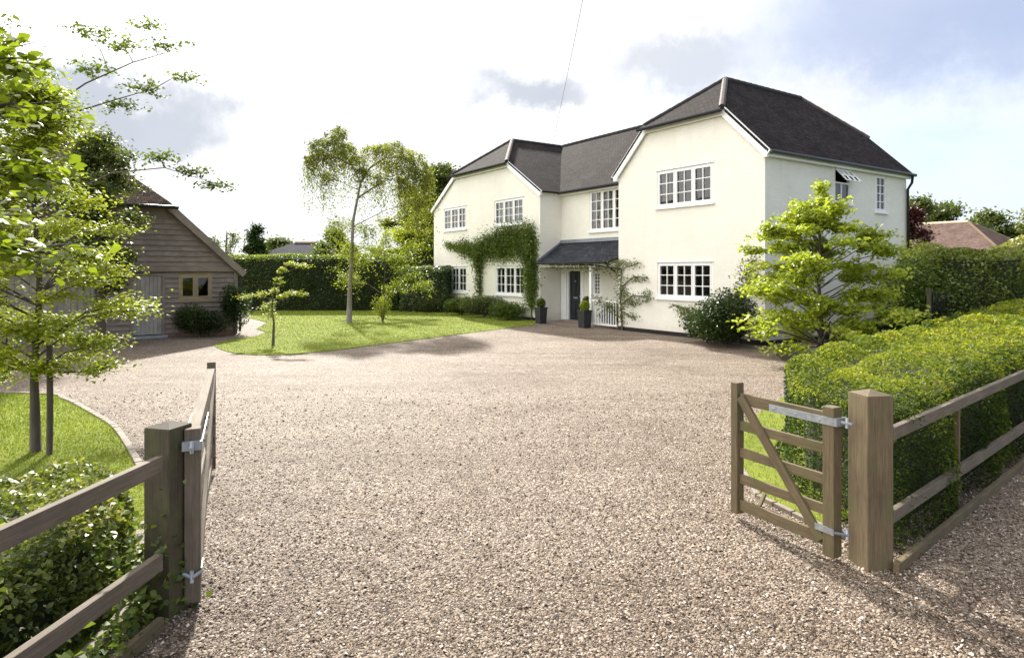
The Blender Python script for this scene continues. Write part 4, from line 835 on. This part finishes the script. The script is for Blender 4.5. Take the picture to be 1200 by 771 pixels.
hedge('hedge', [(10.2, 15.5), (12.5, 16.2), (19.5, 20.6), (18.5, 22.5), (11.5, 18.2), (10.0, 17.0)], 2.9, .085, M['l_gloss'], 'big dark glossy hedge at the right behind the clipped one', dens=2.6, vlo=.45, vtop=.7, rough=.42, seed=6, lod=16, wsc=2.2,
      hf=lambda X, Y: 2.45 + .045 * (X - 10) + .12 * np.sin(X * 1.3))
shrub('shrub', (10.0, 15.9, 0), 2.5, 2.5, 9000, .085, M['l_mid'], 'mixed green shrub left of the trellis fence', 21, d=2.0)
shrub('shrub', (12.5, 20.2, 0), 1.6, 2.9, 7000, .08, M['l_bright'], 'light green upright shrub rising beyond the trellis', 22, d=1.6)
shrub('shrub', (15.8, 24.4, 0), 2.4, 3.1, 6500, .09, M['l_yellow'], 'yellow-green shrub beyond the dark glossy hedge', 23, d=2)
shrub('shrub', (8.4, 14.4, 0), 1.5, 1.0, 5000, .07, M['l_dark'], 'low dark shrub at the foot of the bright tree', 24, d=1.2)
# trellis
tr = empty('trellis_fence', (9.35, 14.6, 0), R(38), 'dark square-mesh trellis fence under the shrubs at the right', 'fence'); q = MB()
for i in range(13): q.box(i * .16 - .012, i * .16 + .012, -.012, .012, 0, 1.55)
for i in range(9): q.box(-.02, 1.94, .0125, .03, .12 + i * .17, .144 + i * .17)
q.build('lattice', M['black'], tr)
for x in (-.06, 1.98): q = MB(); q.box(x - .035, x + .035, -.035, .035, 0, 1.65); q.build('post', M['oldwood'], tr)

# ------------------------------------------------------------------ trees
def rc(n, fx, seed):  # random clumps helper
    r = random.Random(seed); return [fx(r, i / n) for i in range(n)]
# bright tree by the house
def fb(r, u):
    z = .55 + u * 3.0; rad = (1.75 * (1 - ((z - 1.3) / 2.75) ** 2) if z > 1.3 else 1.65); rad = max(.12, rad); a = r.uniform(0, 6.28); q = rad * r.uniform(.35, 1.08)
    return (math.cos(a) * q, math.sin(a) * q, z + r.uniform(-.12, .12) - .04 * q, .18 + rad * .20, .18 + rad * .20, .17)
tree('young_tree', (6.85, 14.5, 0), [(0, 0, 0), (.02, 0, .8), (-.03, .02, 1.8), (.0, 0, 2.9), (.02, 0, 3.7)], .06, rc(92, fb, 3) + [(0, 0, 3.55, .22, 0.22, .34), (-.35, 0, 3.2, .25, .2, .2), (-.6, 0, 2.9, .25, .2, .12), (.45, .1, 3.0, .3, .2, .12), (.0, 0, 3.85, .12, .12, .25), (1.75, 0, 2.0, .3, .3, .12), (-1.6, 0, 2.5, .25, .25, .12), (1.3, .2, 2.55, .3, .3, .14), (-1.2, .1, 3.0, .2, .2, .1)], .105, M['l_bright'], M['bark'],
     'bright lime-green young tree in front of the house side wall', twigs=11, per=22, seed=3, spread=.085, up=.6, var0=.5, z_lo=.08)
# foreground left tree with its stake
def ff(r, u):
    z = .95 + u * 3.3; rad = 1.16 * math.sin(min(1, .34 + u * .85) * math.pi * .92) + .05; a = r.uniform(0, 6.28); q = rad * r.uniform(.3, .95)
    return (math.cos(a) * q - .08, math.sin(a) * q, z + r.uniform(-.1, .1) - q * .08, .40, .40, .12)
ft = G(42, 530)
tree('young_tree', tuple(ft), [(0, 0, 0), (-.02, 0, .9), (.03, .02, 1.8), (-.02, 0, 2.8), (.02, 0, 4.0)], .050, rc(84, ff, 9) + [(.95, -.3, .98, .34, .3, .10), (.65, .2, 1.2, .35, .3, .12), (1.0, .1, 1.6, .3, .3, .12)], .052, M['l_fore'], M['bark'],
     'lime-green young tree tied to a stake on the near lawn', twigs=13, per=32, seed=9, spread=.080, up=1.1, var0=.45, z_lo=.22)
st = empty('tree_stake', (ft.x + .24, ft.y - .12, 0), 0, 'round wooden stake holding the lime-green young tree', 'stake'); q = MB(); q.tube([(0, 0, 0), (0.005, 0, .6), (0, 0, 1.22)], [.034, .033, .032], 10); q.build('pole', M['bark'], st)
q = MB(); q.tube([(.034, 0, 1.0), (-.05, .09, 1.0), (-.29, .15, 1.0), (-.29, .05, 1.0), (-.03, -.03, 1.0)], .012, 6); q.build('tie', M['black'], st)
# small layered tree on the far lawn
tree('small_tree', tuple(G(320, 405)), [(0, 0, 0), (.02, 0, .6), (-.03, 0, 1.2), (.10, 0, 1.8), (.35, 0, 2.2)], .035, [(-.75, 0, 1.35, .28, .25, .09), (-.40, .1, 1.40, .25, .25, .1), (-.25, .3, 1.05, .25, .25, .12), (.0, -.1, 1.15, .28, .25, .14), (.05, -.2, .85, .22, .22, .12), (.3, .1, 1.35, .28, .25, .1), (.62, 0, 1.45, .28, .25, .09), (.80, .05, 1.38, .15, .15, .06), (.1, .1, 1.75, .2, .2, .14), (.2, 0, 2.05, .25, .2, .1), (.5, .1, 2.22, .3, .2, .07), (.85, .05, 2.18, .2, .15, .06), (.0, .1, 1.5, .2, .2, .14)],
     .062, M['l_yellow'], M['bark'], 'small pale green tree with layered branches on the far lawn', twigs=12, per=16, seed=13, spread=.05, up=1.1, var0=.45, z_lo=.3)
# weeping birch
bc = [(-1.25, 0, 6.95, .45, .45, .3), (-.75, .2, 7.25, .45, .45, .35), (-.35, -.1, 7.45, .4, .4, .3), (-1.5, .2, 6.4, .35, .4, .3), (-1.0, -.3, 6.5, .45, .4, .3), (-.5, .4, 6.75, .45, .4, .3), (.0, -.3, 6.8, .4, .4, .3), (.35, .3, 6.5, .45, .5, .3),
      (.9, 0, 6.75, .5, .5, .25), (1.3, .4, 6.9, .5, .5, .25), (1.8, -.2, 6.8, .5, .5, .3), (2.2, .3, 6.65, .5, .5, .3), (2.6, 0, 6.45, .45, .5, .35), (2.9, .3, 6.05, .4, .5, .4), (3.1, -.1, 5.5, .35, .5, .4), (2.5, -.3, 5.8, .45, .5, .4), (1.6, .3, 6.2, .5, .5, .35), (2.1, .1, 5.4, .45, .5, .4), (2.8, .2, 4.8, .4, .4, .4), (1.1, .2, 5.6, .4, .4, .35, .6), (-.9, .1, 5.7, .35, .35, .3, .5), (.6, .0, 5.9, .3, .3, .3, .6), (-.5, .1, 3.9, .4, .4, .4, .5), (.7, .1, 3.6, .4, .4, .4, .5), (.2, -.2, 2.9, .3, .3, .3, .4)]
tree('birch_tree', tuple(G(409, 378)), [(0, 0, 0), (.03, 0, 1.2), (.10, 0, 2.6), (.16, 0, 4.0), (.34, 0, 4.9), (.45, 0, 5.5), (.10, .1, 6.2), (-.30, 0, 6.8), (-.75, 0, 7.2)], .095, bc,
     .080, M['l_birch'], M['birchbark'], 'tall weeping birch with pale trunk on the far lawn', twigs=44, per=27, seed=17, spread=.10, weep=2.4, up=.1, droop=.6, var0=.42, z_lo=.33, twr=.3, lr=.8,
     leaders=([(.45, 0, 5.5), (.8, .1, 6.1), (1.4, .1, 6.5), (2.1, .1, 6.5), (2.8, .1, 6.0)], [(.34, 0, 4.9), (1.0, .2, 5.4), (1.7, .1, 5.7)], [(.10, .1, 6.2), (-.5, .1, 6.5), (-1.1, 0, 6.5)]))
# yellow-green understorey beside the birch
bx, by = G(409, 378)[:2]
tree('sapling', (bx + .75, by + 3.0, 0), [(0, 0, 0), (0, 0, 1), (.1, 0, 2.2), (0, 0, 3.3)], .045, [(-1.6, 0, 1.7, .8, .6, .7), (-1.0, .2, 2.6, .7, .6, .6), (-.3, 0, 3.0, .7, .6, .6), (.5, .1, 2.4, .8, .6, .7), (1.3, 0, 2.0, .8, .6, .7), (.6, 0, 1.3, .7, .6, .5), (1.8, 0, 1.3, .6, .5, .5), (.2, -.4, 3.4, .6, .5, .6), (1.2, 0, 3.0, .6, .5, .6), (-1.7, .3, 3.0, .5, .5, .5), (-1.5, .2, 4.0, .5, .5, .6, .7)], .085, M['l_yellow'], M['bark'],
     'loose yellow-green sapling growing just behind the birch trunk', twigs=20, per=36, seed=19, spread=.14, var0=.3)
shrub('shrub', (bx + 1.35, by - .1, 0), .95, 1.15, 900, .08, M['l_yellow'], 'low yellow-green shrub right beside the birch trunk', 31, lobes=4)
# big trees beyond the hedges
def bigtree(name, x, y, hgt, wid, m, label, seed, n=30, size=.2, per=40, twigs=13, lo=.22, group=None, top=.55):
    def fc(r, u):
        z = hgt * (lo + (1 - lo) * .93 * u); k = math.sin(math.pi * min(1, max(.16, (u + top * .3) / (1 + top * .3)))) ** .6; a = r.uniform(0, 6.28); q = wid / 2 * k * r.uniform(.15, .8)
        return (math.cos(a) * q, math.sin(a) * q, z, wid * .16, wid * .16, hgt * .075)
    return tree(name, (x, y, 0), [(0, 0, 0), (.1, 0, hgt * .3), (-.1, .1, hgt * .6), (0, 0, hgt * .92)], .02 * hgt + .05, rc(n, fc, seed), size, m, M['bark'], label, twigs=twigs, per=per, seed=seed, spread=size * 1.3, z_lo=.25, var0=.45, group=group, vs=.9)
g_ = 'trees beyond the hedges'
bigtree('tree', -4.3, 40, 8.8, 5.4, M['l_far'], 'large green tree behind the birch and left of the white house', 41, n=50, size=.2, group=g_)
bigtree('tree', -6.4, 42, 7.6, 4.2, M['l_birch'], 'olive green tree behind the birch trunk', 42, n=26, size=.2, group=g_)
bigtree('tree', -5.2, 38.6, 6.6, 4.4, M['l_yellow'], 'light yellow-green tree behind the birch over the ivy-leaved hedge', 50, n=40, size=.17, group=g_)
bigtree('tree', -3.0, 36.6, 6.2, 3.4, M['l_mid'], 'mid green tree standing over the ivy-leaved hedge by the white house', 51, n=34, size=.16, group=g_)
bigtree('tree', -1.9, 44, 7.0, 4.0, M['l_dark'], 'dark tree close to the left edge of the white house', 43, n=26, size=.22, group=g_)
bigtree('tree', -11.2, 42, 4.9, 3.4, M['l_mid'], 'low round tree over the back hedge left of the birch', 44, n=20, size=.18, group=g_)
bigtree('conifer', -20.4, 52, 5.9, 2.4, M['l_dark'], 'small dark conifer showing over the back hedge', 45, n=18, size=.2, group=g_)
bigtree('tree', -16.6, 38, 4.7, 2.2, M['l_grey'], 'thin pale tree showing over the hedge beside the garage roof', 46, n=10, size=.15, per=10, group=g_)
bigtree('tree', -18.2, 40, 4.4, 3.0, M['l_grey'], 'sparse light tree next to the garage gable', 47, n=12, size=.15, per=12, group=g_)
bigtree('tree', -24, 66, 5.6, 7, M['l_far'], 'far low tree left of the dark conifer', 48, n=18, size=.3, group=g_)
bigtree('tree', -16, 60, 5.0, 7, M['l_far'], 'far low tree right of the dark conifer', 49, n=18, size=.3, group=g_)
for i, (x, y, h_, w_, lab) in enumerate(((39, 64, 9.4, 9, 'far green tree just right of the white house corner'), (45, 68, 9.2, 9, 'far rounded tree over the left end of the red roof'), (51, 70, 8.6, 9, 'far dark tree over the middle of the red roof'), (58, 76, 6.6, 9, 'far low tree above the right end of the red roof'), (66, 80, 6.6, 10, 'far low tree beyond the right end of the red roof'))):
    bigtree('tree', x, y, h_, w_, M['l_far'], lab, 60 + i, n=30, size=.38, per=34, group='far trees behind the red roofed bungalow')
bigtree('tree', 34.5, 42, 7.2, 5.4, M['l_grey'], 'pale olive tree at the right edge of the picture', 71, n=26, size=.2, group=g_)
bigtree('tree', 19.2, 31.5, 5.4, 2.6, M['l_red'], 'copper-leaved tree beside the far corner of the white house', 72, n=24, size=.13, per=34, group=g_)
# tree by the left gate, its branch ends hang into the view
tree('broadleaf_tree', (-4.6, 3.3, 0), [(0, 0, 0), (.05, 0, 1.2), (.1, .05, 2.4), (.2, .1, 3.6), (.3, .1, 4.6)], .09,
     [(1.93, .2, 2.95, .22, .3, .20), (1.75, .1, 2.70, .25, .3, .2), (1.85, .3, 3.22, .20, .3, .14), (2.10, .15, 2.58, .15, .2, .12), (1.2, -.2, 3.3, .5, .5, .3), (1.4, .6, 2.4, .4, .4, .2), (.3, .2, 4.6, .4, .4, .4), (1.95, .45, 2.15, .3, .25, .1, .6)],
     .068, M['l_bright'], M['bark'], 'broadleaved tree with large bright leaves reaching in at the left', twigs=17, per=14, seed=23, spread=.085, up=.7, aspect=.80, ovate=True, var0=.12, z_lo=.35)
tree('tree', (-10.2, 12.4, 0), [(0, 0, 0), (.1, 0, 2), (.0, .1, 4), (.2, 0, 6.0)], .12,
     [(2.2, 0, 5.9, .6, .5, .25), (2.9, -.2, 6.3, .55, .4, .2), (3.3, 0, 5.5, .6, .4, .15), (2.7, .2, 5.2, .6, .4, .15), (2.2, 0, 6.6, .6, .4, .2), (3.9, .2, 5.8, .45, .3, .10, .7), (3.6, .1, 6.35, .5, .3, .10, .7), (4.05, 0, 3.95, .6, .4, .12), (4.6, 0, 3.65, .5, .3, .08), (3.5, 0, 4.2, .5, .4, .14), (3.3, 0, 6.75, .4, .3, .1, .6), (1.2, 0, 5.7, .8, .8, .5), (.5, 0, 6.6, .8, .7, .5), (-.8, .5, 5.6, 1, 1, .6), (1.6, 0, 5.0, .7, .5, .4), (1.0, 1, 3.6, 1, .8, .6), (1.6, .4, 2.6, .8, .8, .6)],
     .075, M['l_mid'], M['bark'], 'taller open tree with fine dark twigs behind the staked tree', twigs=24, per=9, seed=27, spread=.075, up=.6, var0=.45, z_lo=.3, twr=.5, ldr=.2, lr=.6, ovate=True,
     leaders=([(.0, .1, 4), (1.1, .1, 5.0), (2.1, 0, 5.6), (3.0, 0, 6.0), (3.7, 0, 6.2)], [(1.1, .1, 5.0), (1.9, .1, 5.1), (2.7, 0, 5.3), (3.4, 0, 5.5)], [(.05, 0, 2.6), (1.3, 0, 3.3), (2.6, 0, 3.9), (3.6, 0, 4.0), (4.4, 0, 3.75)]))
bigtree('tree', -11.0, 17.3, 5.9, 3.0, M['l_far'], 'dense green tree rising over the garage roof behind the staked tree', 91, n=44, size=.10, per=44, twigs=12, lo=.3)
# ivy at the foot of the left post
r = np.random.default_rng(33); P = np.c_[r.normal(pcl.x - .08, .10, 700), r.normal(pcl.y - .02, .10, 700), np.abs(r.normal(.12, .25, 700))]; P2 = np.c_[r.uniform(-2.22, -2.0, 500), r.uniform(2.6, 3.8, 500), np.abs(r.normal(.06, .09, 500))]
iv = empty('ivy', (0, 0, 0), 0, 'ivy creeping round the foot of the mossy gate post', 'ivy'); leafmesh('foliage', np.r_[P, P2], .05, M['l_mid'], iv, up=.4, aspect=.8, seed=4, var=r.normal(.5, .2, 1200))

# ------------------------------------------------------------------ houses beyond, cable
def bungalow(loc, rz, ln, wd, e, rdg, mt, label, wallm):
    t = empty('bungalow', loc, rz, label, 'house'); mb = MB(); hw = wd / 2
    for p, q in (((0, -hw), (0, hw)), ((0, hw), (-ln, hw)), ((-ln, hw), (-ln, -hw)), ((-ln, -hw), (0, -hw))): mb.poly([(*p, 0), (*q, 0), (*q, e), (*p, e)])
    mb.build('wall', wallm, t); mb = MB(); o = .35; hp_ = hw * .9
    E1, E2 = (-hp_, 0, rdg), (-ln + hp_, 0, rdg); c = [(o, -hw - o, e), (o, hw + o, e), (-ln - o, hw + o, e), (-ln - o, -hw - o, e)]
    mb.slab([c[0], c[1], E1], .08); mb.slab([c[1], c[2], E2, E1], .08); mb.slab([c[2], c[3], E2], .08); mb.slab([c[3], c[0], E1, E2], .08); mb.build('roof', mt, t)
    q = MB(); q.tube([E1, E2], .12, 8); q.tube([E1, c[0]], .1, 8); q.tube([E1, c[1]], .1, 8); q.build('ridge_tiles', simple('far_ridge', (.42, .30, .22), .8, 0, .2), t)
    for a in (-2.2, 1.2): q = MB(); q.box(.003, .06, a, a + 1.2, 1.0, 2.1); q.build('window', M['white'], t)
    return t
E = Vector((32.9, 47, 0)) + Vector((.562, -.827, 0)) * 4.0
bungalow(tuple(E), math.atan2(-.827, .562), 16, 9.0, 2.5, 5.55, M['red_tiles'], 'low bungalow with red-brown hipped roof beyond the right hedges', M['brick'])
bungalow((-13.2, 56, 0), R(0), 9, 8, 2.5, 4.45, M['slate'], 'distant low house with grey roof beyond the back hedge', M['brick'])
q = MB(); a, b = Vector((1.92, 31.0, 7.98)), Vector((1.07, 2.0, 7.10)); pts = []
for i in range(25): u = i / 24; p = a.lerp(b, u); p.z -= .35 * 4 * u * (1 - u) * .25; pts.append(p)
q.tube(pts, .006, 5); tag(q.build('overhead_cable', simple('cable_grey', (.12, .12, .13), .6)), 'thin overhead cable running from the house roof across the sky', 'cable')
